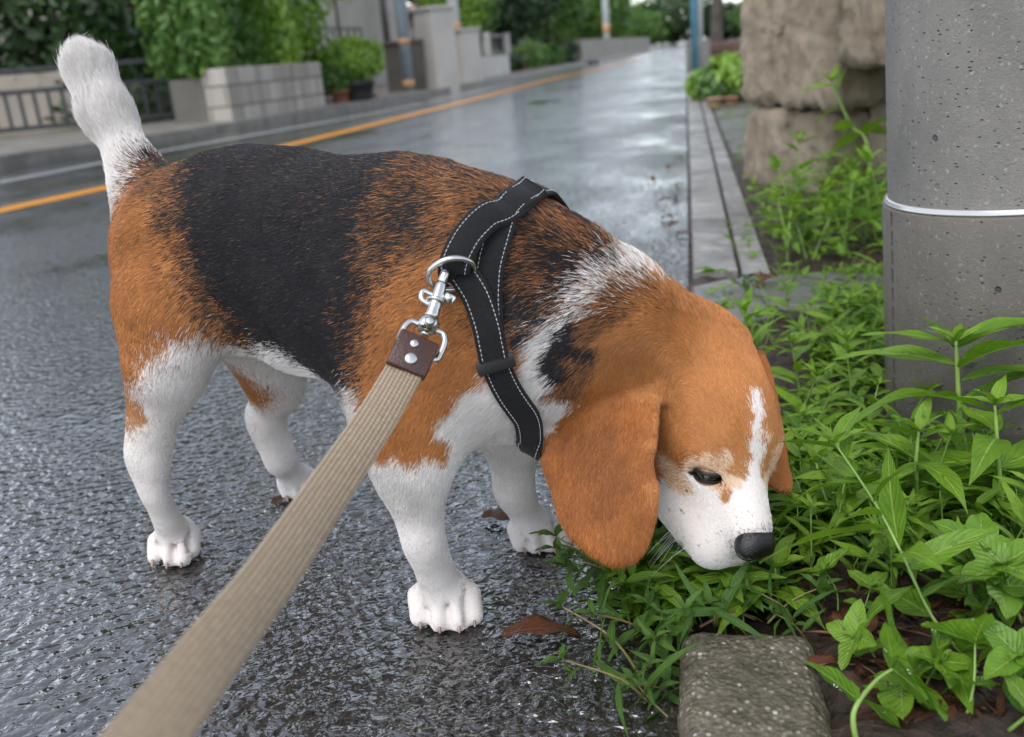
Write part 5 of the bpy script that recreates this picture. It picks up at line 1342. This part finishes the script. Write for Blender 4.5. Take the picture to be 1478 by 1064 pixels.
def stone_block(a0, a1, z0, z1, rec, dep, seed, rr=.035, amp=1.0):
    lo = np.array([a0, rec, z0])-.05; hi = np.array([a1, rec+dep, z1])+.05; fl_ = Field(lo, hi, .0095)
    c = (np.array([a0, rec, z0])+np.array([a1, rec+dep, z1]))/2; hs = np.array([a1-a0, dep, z1-z0])/2
    def fn(p):
        q = np.abs(p-c)-hs+rr; d = np.linalg.norm(np.maximum(q, 0), axis=-1)+np.minimum(q.max(-1), 0)-rr
        pf = p.reshape(-1, 3); n_ = .010*fbm(pf*[1, 1, .5], 7, seed, 2)+.008*fbm(pf*[1.2, 1, .7], 26, seed+3, 3)+.006*vnoise(pf, 70, seed+5)+.010*np.abs(vnoise(pf*[1, 1, .12], 14, seed+9))-.006
        return (d+amp*n_.reshape(p.shape[:-1]))*.8
    fl_.apply(fn, lo, hi, .001); V, F = fl_.mesh()
    W_ = V[:, :1]*wd+V[:, 1:2]*wn2+V[:, 2:]*np.array([0, 0, 1.]); return np_mesh('stone_block', W_, F, m_stone, stone_wall)
WL = float(np.linalg.norm(WB-WA)); zc = height_at(WA, 152)
stone_block(-.01, WL, -.08, zc-.008, 0, .45, 11)
stone_block(WL+.015, WL+.75, -.08, zc+.02, .10, .40, 23)
stone_block(-.01, WL*.54, zc+.004, zc+.39, .0, .42, 31)
stone_block(WL*.54+.004, WL+.07, zc+.006, zc+.52, -.02, .45, 47, .03)
stone_block(WL+.08, WL+.85, zc+.115, zc+.62, -.04, .42, 53, .03)
stone_block(WL*.3, WL+.9, zc+.40, zc+.95, .42, .5, 61)
tag(stone_wall, 'retaining wall of large rough brown stone blocks behind the utility pole', 'stone wall')
# ================================================================== foliage clouds for the far side
def foliage_mat(name, c1, c2, c3):
    m, nt, b = new_mat(name); a = N(nt, 'ShaderNodeAttribute', attribute_name='leaf'); s_ = N(nt, 'ShaderNodeSeparateXYZ'); nt.links.new(a.outputs['Vector'], s_.inputs[0])
    nt.links.new(ramp(nt, s_.outputs[2], [(0, c1), (.5, c2), (1, c3)]), b.inputs['Base Color']); b.inputs['Roughness'].default_value = .42
    out = [n for n in nt.nodes if n.type == 'OUTPUT_MATERIAL'][0]; tr = N(nt, 'ShaderNodeBsdfTranslucent')
    nt.links.new(mixc(nt, 1.0, ramp(nt, s_.outputs[2], [(0, c1), (.5, c2), (1, c3)]), (1.2, 1.3, .7), 'MULTIPLY'), tr.inputs[0]); mx = N(nt, 'ShaderNodeMixShader'); mx.inputs[0].default_value = .3
    nt.links.new(b.outputs[0], mx.inputs[1]); nt.links.new(tr.outputs[0], mx.inputs[2]); nt.links.new(mx.outputs[0], out.inputs[0]); return m
m_dk = foliage_mat('dark_foliage', (.010, .028, .007), (.021, .056, .012), (.050, .105, .022))
m_md = foliage_mat('mid_foliage', (.040, .100, .018), (.080, .170, .028), (.140, .250, .045))
m_lt = foliage_mat('light_foliage', (.090, .190, .020), (.180, .320, .035), (.270, .400, .060))
m_bark = rough_mat('bark', (.055, .045, .036), (.130, .115, .095), 6, .85, .8, .03)
def cloud(name, c, rad, n, size, mat, parent=None, seed=1, box=False, gap=-.25):
    """many small leaf faces spread through an uneven volume"""
    V = []; k = 0; c = np.array(c, float); rad = np.array(rad, float); P_ = np.zeros((0, 3))
    while len(P_) < n:
        q = rng.uniform(-1, 1, (n*3, 3)); r_ = np.abs(q).max(1) if box else np.linalg.norm(q, axis=1)
        w_ = q*rad+c; edge = 1+.22*fbm(w_, 1.6/rad.mean(), seed, 3)
        keep = (r_ < edge) & (r_ > .45) & (fbm(w_, 2.6/rad.mean()+.8, seed+4, 2) > gap); P_ = np.concatenate([P_, w_[keep]])
    P_ = P_[:n]; o = (P_-c)/rad; o /= np.linalg.norm(o, axis=1, keepdims=True)
    nrm = o+rng.normal(0, .55, (n, 3)); nrm[:, 2] += .35; nrm /= np.linalg.norm(nrm, axis=1, keepdims=True)
    t = np.cross(nrm, rng.normal(0, 1, (n, 3))); t /= np.linalg.norm(t, axis=1, keepdims=True); s_ = np.cross(nrm, t)
    sz = size*rng.uniform(.6, 1.3, n)[:, None]
    V = np.stack([P_-t*sz, P_-s_*sz*.42+nrm*sz*.1, P_+t*sz, P_+s_*sz*.42+nrm*sz*.1], 1).reshape(-1, 3); F = np.arange(4*n).reshape(n, 4)
    tone = np.clip(.5+.28*fbm(P_, 2.2/rad.mean()+.5, seed+8, 2)+rng.normal(0, .14, n), 0, 1)
    ob = np_mesh(name, V, F, mat, parent, False); a = ob.data.attributes.new('leaf', 'FLOAT_VECTOR', 'POINT')
    av = np.zeros((4*n, 3), np.float32); av[:, 2] = np.repeat(tone, 4); a.data.foreach_set('vector', av.ravel()); return ob
def tree(name, base, h, rad, mat, label, n=3500, size=.10, trunk=.12, cat='tree', group=None, low=.3, lean=(0, 0), box=False):
    base = np.array(base, float); root = empty(name, base); tag(root, label, cat, group)
    top = np.array([lean[0], lean[1], h*.8]); mb = MB(); mb.tube(catmull([np.zeros(3), top*.4+np.array([.03, .02, 0])*h*.2, top], 6), list(np.linspace(trunk, trunk*.35, 13)), 10)
    for k in range(6):
        a = rng.uniform(0, 6.28); z = h*rng.uniform(low+.05, .7); st = top*(z/(h*.8)); d = np.array([math.cos(a)*rad[0], math.sin(a)*rad[1], .7*rad[0]])*.6
        mb.tube(catmull([st, st+d*.5+[0, 0, .05], st+d], 4), list(np.linspace(trunk*.4, trunk*.1, 9)), 6)
    mb.build('trunk', m_bark, root, True)
    cloud('crown', (top[0], top[1], h*(low+1)/2), (rad[0], rad[1], h*(1-low)/2), n, size, mat, root, int(rng.integers(1, 90)), box); return root
def bush(name, base, h, rad, mat, label, n=1800, size=.05, cat='bush', group=None, box=False):
    if name == 'hedge': box = True; n = int(n*1.5)
    base = np.array(base, float); root = empty(name, base); tag(root, label, cat, group); mb = MB()
    for k in range(5):
        a = k*1.25; d = np.array([math.cos(a)*rad[0]*.5, math.sin(a)*rad[1]*.5, h*.7]); mb.tube(catmull([np.array([0, 0, -.02]), d*.5+[0, 0, .05*h], d], 4), list(np.linspace(.02, .006, 9)), 6)
    mb.build('stem', m_bark, root, True); cloud('foliage', (0, 0, h*.52), (rad[0], rad[1], h*.52), n, size, mat, root, int(rng.integers(1, 90)), box, -.9 if box else -.25); return root
# ================================================================== far side of the road
def BG(u, v): return ground(u, v)
Z0 = .07
# metal gate
m_iron = rough_mat('dark_iron', (.018, .022, .024), (.035, .040, .042), 12, .45, .1, .002)
m_render = rough_mat('cream_render', (.34, .295, .245), (.42, .37, .31), 1.5, .85, .3, .01)
m_block, nt, b = new_mat('block_wall'); v = coords(nt); br = N(nt, 'ShaderNodeTexBrick'); br.inputs['Scale'].default_value = 1.0; br.offset = .5
br.inputs['Brick Width'].default_value = .40; br.inputs['Row Height'].default_value = .20; br.inputs['Mortar Size'].default_value = .012
br.inputs['Color1'].default_value = (.40, .37, .33, 1); br.inputs['Color2'].default_value = (.31, .285, .25, 1); br.inputs['Mortar'].default_value = (.13, .12, .10, 1)
sxv = N(nt, 'ShaderNodeSeparateXYZ'); nt.links.new(v, sxv.inputs[0]); cb = N(nt, 'ShaderNodeCombineXYZ'); nt.links.new(math_(nt, 'ADD', sxv.outputs[0], sxv.outputs[1]), cb.inputs[0]); nt.links.new(sxv.outputs[2], cb.inputs[1]); nt.links.new(cb.outputs[0], br.inputs['Vector'])
strk = noise(nt, mapping(nt, v, (3, 3, .5)), 1.6, 4)
nt.links.new(mixc(nt, ramp(nt, strk, [(.45, 0), (.7, .6)]), br.outputs['Color'], (.12, .115, .09)), b.inputs['Base Color']); b.inputs['Roughness'].default_value = .85
bump(nt, b, br.outputs['Fac'], -.6, .01)
m_grey = rough_mat('grey_wall', (.085, .078, .066), (.130, .120, .102), 2, .85, .4, .01)
def wall_between(name, A, B, h, th, mat, label, cat='wall', z0=-.02, away=1, cap=None):
    A = np.array(A, float); B = np.array(B, float); d = unit((B-A)*[1, 1, 0]); n_ = np.array([-d[1], d[0], 0])
    if n_@(CAMP-A) > 0: n_ = -n_
    L_ = np.linalg.norm((B-A)[:2]); c = (A+B)/2+n_*th/2; o = empty(name, (c[0], c[1], 0), math.atan2(d[1], d[0])); tag(o, label, cat)
    MB().box((0, 0, (h+z0)/2), (L_, th, h-z0), bev=.012).build('wall_face', mat, o)
    if cap: MB().box((0, 0, h+cap/2), (L_+.04, th+.06, cap), bev=.01).build('coping', mat, o)
    return o
gA, gB = BG(-160, 226), BG(280, 181); gd = unit(gB-gA); gh = height_at(gB, 80); gl = float(np.linalg.norm(gB-gA))
gate = empty('metal_gate', gA, math.atan2(gd[1], gd[0])); tag(gate, 'dark metal bar gate across the road, behind the tail of the dog', 'gate')
mb = MB(); 
for z in (.14, gh-.24, gh-.03): mb.box((gl/2, 0, z), (gl, .05, .05), bev=.006)
mb.build('frame', m_iron, gate); nb_ = int(gl/.135)
for k in range(nb_):
    MB().box((.07+k*.135, 0, (gh-.24+.14)/2), (.038, .03, gh-.24-.14-.05), bev=.004).build('bar', m_iron, gate)
for x in (0.0, gl-.02): MB().box((x, 0, gh/2), (.075, .075, gh), bev=.008).build('post', m_iron, gate)
gn = np.array([-gd[1], gd[0], 0]); gn = gn if gn@(CAMP-gA) < 0 else -gn
wall_between('garden_wall', gA+gn*.9-gd*1.5, gA+gd*(gl*.73)+gn*.9, gh*.93, .15, m_render, 'cream rendered garden wall seen through the bars of the metal gate')
wall_between('garden_wall', gA+gd*(gl*.735)+gn*.75, gB+gn*.75+gd*.3, gh*.72, .15, m_grey, 'dark grey garden wall behind the right end of the metal gate')
pA, pB = BG(281, 184), BG(313, 184); wall_between('block_pillar', pA, pB, height_at(pA, 100), .4, m_block, 'pale concrete block pillar between the metal gate and the long block wall', 'pillar')
bA, bB = BG(338, 184), BG(472, 160); bh = height_at(bA, 98)
wall_between('block_wall', bA, bB, bh, .26, m_block, 'long low block wall topped with an evergreen hedge, stained pale grey')
sA = BG(305, 178); sB = BG(336, 183)
def pot(base, r, h, c, label, plant=None):
    m = rough_mat('pot_clay', c, [x*.7 for x in c], 12, .6, .2, .003); o = empty('plant_pot', base); tag(o, label, 'plant pot')
    MB().lathe([(r*.68, 0), (r*.8, h*.4), (r*.92, h*.84), (r*1.05, h*.85), (r*1.05, h), (r*.92, h), (r*.90, h*.9)], seg=24).build('pot_body', m, o, True)
    MB().lathe([(.001, h*.88), (r*.9, h*.88)], seg=20, cap=False).build('potting_soil', m_soil, o); return o
pb_ = BG(323, 182); pot(pb_, .085, .14, (.32, .10, .045), 'small terracotta pot in front of the long block wall'); bush('pot_plant', pb_+[0, 0, .12], .14, (.08, .08), m_md, 'little plant in the small terracotta pot by the block wall', 250, .025, 'plant')
# hedges and trees behind gate and wall
bd = unit(bB-bA); bn_ = np.array([-bd[1], bd[0], 0]); bn_ = bn_ if bn_@(CAMP-bA) < 0 else -bn_
hb = at_y(215, 190, gB[1]+1.4); hb[2] = 0
bush('hedge', gA+gd*(gl*.52)+gn*2.0, 3.6, (1.9, 1.1), m_dk, 'dark evergreen hedge behind the metal gate, left of the long block wall', 7000, .085, 'hedge')
bush('hedge', gB+gn*2.9-gd*.1, 3.4, (1.5, 1.0), m_dk, 'dark evergreen hedge above the block pillar', 6500, .080, 'hedge')
bz = bh*.86; rb_ = bA+bn_*.262+bd*.03; wall_between('raised_bed', rb_, rb_+bd*3.3, bz, .40, m_grey, 'dark raised planting bed behind the long low block wall', 'planting bed')
cA = bA+bd*.62+bn_*.50+[0, 0, bz]; bush('hedge', cA, 2.1, (.42, .66), m_md, 'lighter green clipped hedge above the left end of the long block wall', 5200, .062, 'hedge')
cB = bA+bd*2.25+bn_*.52+[0, 0, bz]; bush('hedge', cB, 2.2, (.44, .80), m_lt, 'bright yellow green hedge overhanging the right end of the long block wall', 5200, .058, 'hedge')
for k, (u, dd, lab) in enumerate([(12, 2.6, 'pale grey tree trunk at the left edge of the picture'), (46, 3.0, 'slimmer grey tree trunk right of the one at the left edge')]):
    q = at_depth(u, 195, depth_of(gA+gd*(gl*.45))+dd); q[2] = 0; tree('tree', q, 3.9, (1.5, 1.3), m_dk, lab, 3600, .10, [.17, .13, .15][k], low=.50)
# house, railing, posts
hA = BG(452, 152)+np.array([-1.6, .8, 0]); hB = hA+np.array([.35, 9.0, 0]); 
m_house = rough_mat('house_render', (.36, .33, .30), (.45, .415, .375), 1.2, .85, .2, .01)
m_roof = rough_mat('roof_tile', (.06, .055, .055), (.10, .092, .09), 3, .6, .6, .03)
m_glass, nt, b = new_mat('window_glass'); b.inputs['Roughness'].default_value = .08; nt.links.new(mixc(nt, noise(nt, coords(nt), 2, 2), (.03, .035, .04), (.07, .08, .085)), b.inputs['Base Color'])
m_trim = rough_mat('dark_trim', (.035, .034, .033), (.06, .058, .056), 6, .5, .1, .003)
m_white = rough_mat('white_wall', (.36, .345, .325), (.45, .435, .41), 1.6, .8, .3, .008)
def house(name, A, B, h, dep, wm, label, rm=m_roof, wins=((.25, 1.0, 1.1, 1.3), (.7, 1.0, 1.1, 1.3))):
    A = np.array(A); B = np.array(B); d = unit(B-A); L_ = np.linalg.norm(B-A); n_ = np.array([-d[1], d[0], 0]); n_ = n_ if n_@(CAMP-A) < 0 else -n_
    c = A+n_*dep/2+(B-A)/2; rz = math.atan2(d[1], d[0]); o = empty(name, (c[0], c[1], 0), rz); tag(o, label, 'house'); sgn = 1 if np.array([-math.sin(rz), math.cos(rz), 0])@n_ > 0 else -1
    MB().box((0, 0, h/2), (L_, dep, h), bev=.01).build('wall', wm, o)
    V = [(-L_/2-.5, -dep/2-.6, h+.003), (L_/2+.5, -dep/2-.6, h+.003), (L_/2+.5, dep/2+.6, h+.003), (-L_/2-.5, dep/2+.6, h+.003), (-L_/2-.5, -dep/2-.6, h+.16), (L_/2+.5, -dep/2-.6, h+.16), (L_/2+.5, dep/2+.6, h+.16), (-L_/2-.5, dep/2+.6, h+.16), (-L_/2+1, 0, h+1.9), (L_/2-1, 0, h+1.9)]
    mb = MB(); mb.add(V, [(3, 2, 1, 0), (0, 1, 5, 4), (1, 2, 6, 5), (2, 3, 7, 6), (3, 0, 4, 7), (4, 5, 9, 8), (6, 7, 8, 9), (5, 6, 9), (7, 4, 8)]); mb.build('roof', rm, o)
    for (t, z, ww, wh) in wins:
        x = (t-.5)*L_; y = -sgn*(dep/2+.01); mb = MB()
        for (dx, dz, sx_, sz_) in ((0, wh/2+.03, ww+.12, .06), (0, -wh/2-.03, ww+.12, .06), (-ww/2-.03, 0, .06, wh), (ww/2+.03, 0, .06, wh), (0, 0, .05, wh)): mb.box((x+dx, y-sgn*.02, z+wh/2+dz), (sx_, .07, sz_))
        wf = mb.build('window', m_trim, o); MB().box((x, y, z+wh/2), (ww, .02, wh)).build('pane', m_glass, wf)
    return o
house('house', hA, hB, 3.7, 7, m_house, 'beige rendered house behind the potted bush, a dark railing along its front', wins=((.80, 2.2, 1.2, 1.2),))
# railing in front of the house
def railing(name, A, B, z0, h, label, pitch=.16, cat='railing'):
    A = np.array(A, float); B = np.array(B, float); d = unit(B-A); L_ = float(np.linalg.norm(B-A)); o = empty(name, (A[0], A[1], z0), math.atan2(d[1], d[0])); tag(o, label, cat)
    mb = MB(); mb.box((L_/2, 0, h-.02), (L_, .045, .045)); mb.box((L_/2, 0, .06), (L_, .04, .04)); mb.build('rail', m_iron, o)
    n_ = int(L_/pitch)
    for k in range(n_+1): MB().box((k*L_/n_, 0, h/2), (.022, .022, h-.09)).build('baluster', m_iron, o)
    return o
rA = BG(452, 156)+np.array([-.9, .4, 0]); rB = rA+np.array([.25, 4.2, 0]); rz0 = height_at(rA, 82)
m_base = wall_between('retaining_wall', rA, rB, rz0, .25, m_grey, 'dark retaining wall under the railing of the beige house')
railing('railing', rA+[-.1, 0, 0], rB+[-.1, 0, 0], rz0, height_at(rA, 36)-rz0, 'thin dark railing in front of the beige house, above the retaining wall', .3)
def post(name, u, v, vt, r, mat, label, bands=(), cat='post', d_off=0.0, taper=.8, top=None):
    B = BG(u, v); h = height_at(B, vt) if top is None else top; o = empty(name, B); tag(o, label, cat)
    MB().lathe([(r, -.02), (r, h*.4), (r*taper, h)], seg=20).build('shaft', mat, o, True)
    for (v0, v1, m) in bands:
        z0, z1 = sorted((height_at(B, v0), height_at(B, v1))); rr = r*1.06+.002; MB().lathe([(rr-.004, z0-.002), (rr, z0), (rr, z1), (rr-.004, z1+.002)], seg=20).build('band', m, o, True)
    return o
m_orange = rough_mat('orange_band', (.40, .22, .10), (.46, .28, .14), 10, .6, 0)
m_bluegrey = rough_mat('blue_grey_metal', (.20, .25, .29), (.28, .33, .36), 5, .5, .1, .003)
m_white2 = rough_mat('white_metal', (.50, .51, .52), (.60, .61, .61), 5, .5, .1, .003)
m_blue = rough_mat('blue_paint', (.10, .30, .42), (.16, .38, .50), 6, .5, .1, .003)
post('utility_pole', 592, 139, -400, .085, m_bluegrey, 'blue grey metal pole with orange bands standing left of the white gate pillar', ((64, 56, m_orange), (126, 116, m_orange)), 'utility pole', taper=.9)
post('utility_pole', 664, 123, -400, .105, m_white2, 'pale utility pole with one orange band between white pillar and white garden wall', ((46, 33, m_orange),), 'utility pole', taper=.9)
post('utility_pole', 877, 82, -300, .16, m_white2, 'far white utility pole with an orange band in front of the reddish roof', ((47, 35, m_orange),), 'utility pole', taper=.9)
post('fence_post', 568, 137, -200, .055, m_trim, 'thin black post in front of the beige house wall', (), 'post')
mb = None
q0 = BG(574, 138)
def gate_pillar(u0, u1, v0, vt, dep, mat, label, name='gate_pillar'):
    A, B = BG(u0, v0), BG(u1, v0-1); return wall_between(name, A, B, height_at(A, vt), dep, mat, label, 'pillar', cap=.05)
gate_pillar(562, 588, 140, 66, .35, m_grey, 'dark grey gate pillar left of the blue grey pole')
gate_pillar(608, 634, 136, 18, .4, m_white, 'tall white gate pillar between the two banded poles')
gate_pillar(650, 672, 126, 48, .4, m_white, 'white pillar at the end of the white garden wall, under the pale pole')
A, B = BG(635, 131), BG(650, 128); wall_between('side_gate', A, B, height_at(A, 52), .06, m_trim, 'dark side gate between the two white pillars', 'gate')
A, B = BG(672, 123), BG(737, 110); wall_between('white_wall', A, B, height_at(A, 84), .15, m_white, 'low white garden wall with dark railing panels on top')
zr = height_at(A, 84); railing('railing', A+[-.08, .2, 0], B+[-.08, 0, 0], zr, height_at(A, 48)-zr, 'dark railing panels standing on the low white garden wall', .2)
for k, t in enumerate((.02, .5, .98)):
    q = A+(B-A)*t; o = tag(MB().box((0, 0, 0), (.14, .14, height_at(A, 46)-zr), bev=.01).build('wall_pier', m_white), ['left end pier', 'middle pier', 'right end pier'][k]+' of the white garden wall with railing', 'pier'); o.location = (q[0]-.02, q[1], (zr+height_at(A, 46))/2+.003)
hC = BG(610, 134)+np.array([-3.2, 2.5, 0]); house('house', hC, hC+np.array([.4, 7, 0]), 2.9, 5, m_white, 'pale low house with an overhanging eave behind the white gate pillars', wins=((.35, 1.0, 1.4, 1.1),))
# pots and bushes by the kerb
for (u, v_, r_, h_, c_, lab) in [(522, 153, .20, .30, (.020, .022, .024), 'big black plant pot holding the round bright bush'), (494, 156, .13, .22, (.20, .075, .045), 'brown clay pot left of the big black plant pot'), (474, 158, .09, .16, (.30, .24, .21), 'small pale pot beside the right end of the block wall'), (538, 150, .08, .14, (.32, .27, .24), 'small pale pot right of the big black plant pot')]:
    pot(BG(u, v_), r_, h_, c_, lab)
b_ = BG(522, 153); bush('bush', b_+[0, 0, .26], .56, (.40, .36), m_lt, 'round bright green bush growing in the big black pot', 3600, .032)
b_ = BG(492, 156); bush('bush', b_+[0, 0, .18], .42, (.26, .22), m_md, 'dull brownish green bush left of the round bright bush', 1800, .032)
b_ = BG(474, 157); bush('bush', b_+[-.15, .1, .05], .60, (.22, .22), m_dk, 'dark green bush beside the right end of the block wall', 1800, .035)
q = BG(508, 150)+np.array([-.25, .5, 0]); tree('tree', q, 3.2, (.35, .35), m_md, 'thin bare sapling rising behind the round bright bush', 260, .05, .035, low=.35)
# trees and bushes further along
T_ = [(693, 118, 3.4, (.85, .8), m_lt, 'light yellow green young tree behind the white garden wall', 2600, .07, .05, -.7, 1.0), (715, 114, 3.6, (.7, .7), m_md, 'slender mid green tree at the right end of the white garden wall', 2000, .07, .05, -.5, .5),
      (752, 104, 4.4, (1.9, 1.9), m_dk, 'big dark evergreen tree beside the road in the middle distance', 6000, .13, .2, -1.3, 1.0), (800, 98, 4.6, (2.2, 2.2), m_dk, 'second dark evergreen tree, further along the road', 5500, .15, .2, -1.5, .0), (838, 92, 4.4, (1.5, 1.5), m_md, 'lighter green tree at the end of the dark evergreens', 4200, .13, .15, -1.1, 0)]
for (u, v_, h_, rd, m, lab, n_, s_, tr_, ox, oy) in T_: tree('tree', BG(u, v_)+np.array([ox, oy, 0]), h_, rd, m, lab, n_, s_, tr_, low=.16)
for k, (u, v_, h_, r_, m) in enumerate([(748, 107, .55, .5, m_dk), (776, 103, .75, .6, m_md), (803, 97, .65, .6, m_md), (826, 93, .7, .6, m_dk)]):
    bush('shrub', BG(u, v_)+np.array([-.25, 0, 0]), h_, (r_, r_), m, ['low dark shrub at the right end of the white wall', 'pale grey green shrub under the big dark evergreen', 'round shrub under the second dark evergreen', 'dark shrub next to the low grey roadside wall'][k], 1400, .06, 'shrub')
pot(BG(752, 106), .16, .2, (.33, .12, .06), 'orange clay pot by the low dark shrub at the road edge')
A, B = BG(840, 90), BG(938, 74.5); wall_between('roadside_wall', A, B, height_at(A, 57), .3, m_conc, 'low grey roadside wall below the house with a reddish roof')
wall_between('roadside_wall', A+[-14, -2, 0], A, height_at(A, 57)*.9, .3, m_grey, 'grey side wall running back from the low roadside wall')
m_red = rough_mat('reddish_roof', (.16, .085, .075), (.23, .13, .115), 2, .7, .5, .03)
hD = BG(880, 80)+np.array([-7.5, 6, 0]); house('house', hD, hD+np.array([2.5, 9, 0]), 3.2, 7, rough_mat('brown_wall', (.10, .085, .075), (.16, .135, .12), 2, .8), 'brown house with a reddish tiled roof far along the road', m_red)
for k, (u, v_, h_, rd, m, ox) in enumerate([(925, 76, 5.5, (2.6, 2.6), m_md, -3.2), (945, 74, 5.5, (2.8, 2.8), m_md, -4.0), (962, 70, 5.5, (3, 3), m_lt, -6), (975, 66, 6, (3, 3), m_md, -6)]):
    q = BG(u, v_)+np.array([ox, 3*k, 0]); tree('tree', q, h_, rd, m, ['mid green tree behind the far end of the roadside wall', 'tree right of the reddish roof', 'pale green tree near the end of the road', 'last tree on the left where the road vanishes'][k], 3600, .22, .2, low=.1)
for k in range(9):
    x = [-34, -26, -19, -12.5, 5.0, 11, 19, -7, -1.5][k]; tree('tree', (x, 128+rng.uniform(-10, 14), 0), rng.uniform(4.5, 6.5), (6, 5), m_md if k % 2 else m_dk, 'distant tree closing the view at the end of the road', 3400, .42, .3, low=.04, group='distant trees at the end of the road')
for k in range(8):
    x = -16-5.5*k+rng.uniform(-1, 1); y = 26+k*5.5; tree('tree', (x, y, 0), rng.uniform(3.8, 5), (3.5, 3.5), m_dk if k % 2 else m_md, 'tall tree behind the houses on the left of the road', 3600, .28, .25, low=.08, group='trees behind the houses')
wall_between('block_of_flats', BG(978, 63.5)+np.array([-7, 22, 0]), BG(978, 63.5)+np.array([1.5, 25, 0]), 3.2, 5, m_white, 'pale building glimpsed at the very end of the road', 'building')
# ---- right side beyond the gutter
def rp(x, y): return np.array([x, y, 0.0])
RB = {}
post('utility_pole', 1003, 100, -300, .055, m_blue, 'blue painted pole at the end of the near gutter', (), 'pole')
post('utility_pole', 1012, 97, -300, .04, m_white2, 'thin white pole right behind the blue painted pole', (), 'pole')
q = BG(1020, 112)+np.array([.15, 1.2, 0]); tree('tree', q, 5.5, (1.1, 1.1), m_dk, 'tree with a mossy trunk beside the blue painted pole', 3800, .075, .10, low=.33)
post('utility_pole', 1037, 100, -300, .06, m_bluegrey, 'grey pole between the mossy tree and the brown planter', (), 'pole')
post('sign_post', 1079, 128, -200, .022, m_white2, 'slim white post above the left end of the stone wall', (), 'post')
pA_ = BG(1028, 134); pl_ = empty('planter', pA_+[.42, .25, 0]); tag(pl_, 'rusty brown slatted planter box behind the ferny plants', 'planter'); m_rust = rough_mat('rusty_wood', (.065, .034, .024), (.12, .062, .043), 7, .8, .5, .006)
ph_ = height_at(pA_, 62)
for k in range(5): MB().box((0, 0, ph_*(k+.5)/5), (.84, .5, ph_/5-.012), bev=.008).build('board', m_rust, pl_)
bush('hedge', pA_+[1.5, 2.1, 0], 3.4, (1.0, .95), m_dk, 'dark hedge growing behind the rusty planter box', 5500, .07, 'hedge')
bush('hedge', pA_+[2.3, .9, 0], 3.2, (1.0, 1.0), m_dk, 'dark shrub rising behind the stone wall', 4500, .07, 'hedge')
for k, (u, v_, h_, r_, m) in enumerate([(1004, 150, .22, .13, m_lt), (1030, 152, .26, .20, m_md), (1058, 150, .34, .22, m_lt)]):
    bush('fern', BG(u, v_)+np.array([.06, .25, 0]), h_, (r_, r_), m, ['bright green ferny plant at the end of the gutter', 'bright green ferny plant in front of the rusty planter', 'taller green plant between rusty planter and stone wall'][k], 700, .05, 'plant')
pot(BG(1031, 160), .055, .085, (.30, .17, .12), 'small pinkish pot standing on the end of the gutter'); pot(BG(1055, 156), .05, .075, (.26, .12, .08), 'small reddish pot right of the pinkish pot')
# ================================================================== light
w = bpy.data.worlds.new('World'); scene.world = w; w.use_nodes = True; nt = w.node_tree
bg = nt.nodes['Background']; sky = nt.nodes.new('ShaderNodeTexSky'); sky.sky_type = 'NISHITA'; sky.sun_disc = False
SUN_EL, SUN_AZ = R(60), R(203)
sky.sun_elevation = SUN_EL; sky.sun_rotation = SUN_AZ; sky.dust_density = .6; sky.air_density = 1.0; sky.ozone_density = 1
hs = nt.nodes.new('ShaderNodeHueSaturation'); hs.inputs['Saturation'].default_value = .42; nt.links.new(sky.outputs[0], hs.inputs['Color'])
nt.links.new(hs.outputs[0], bg.inputs[0]); bg.inputs[1].default_value = .15
sd = bpy.data.lights.new('sun', 'SUN'); sd.energy = .95; sd.angle = R(40); sd.color = (1, .93, .85)
so = bpy.data.objects.new('sun', sd); COL.objects.link(so)
so.rotation_euler = (R(90)-SUN_EL, 0, math.pi-SUN_AZ)
so.location = (0, 0, 30)
scene.view_settings.view_transform = 'Standard'; scene.view_settings.look = 'None'; scene.view_settings.gamma = 1; scene.view_settings.exposure = 1.2
scene.cycles.max_bounces = 6; scene.cycles.diffuse_bounces = 3; scene.cycles.glossy_bounces = 3; scene.cycles.transmission_bounces = 4; scene.cycles.transparent_max_bounces = 6
scene.cycles.use_denoising = True; scene.cycles.sample_clamp_indirect = 6
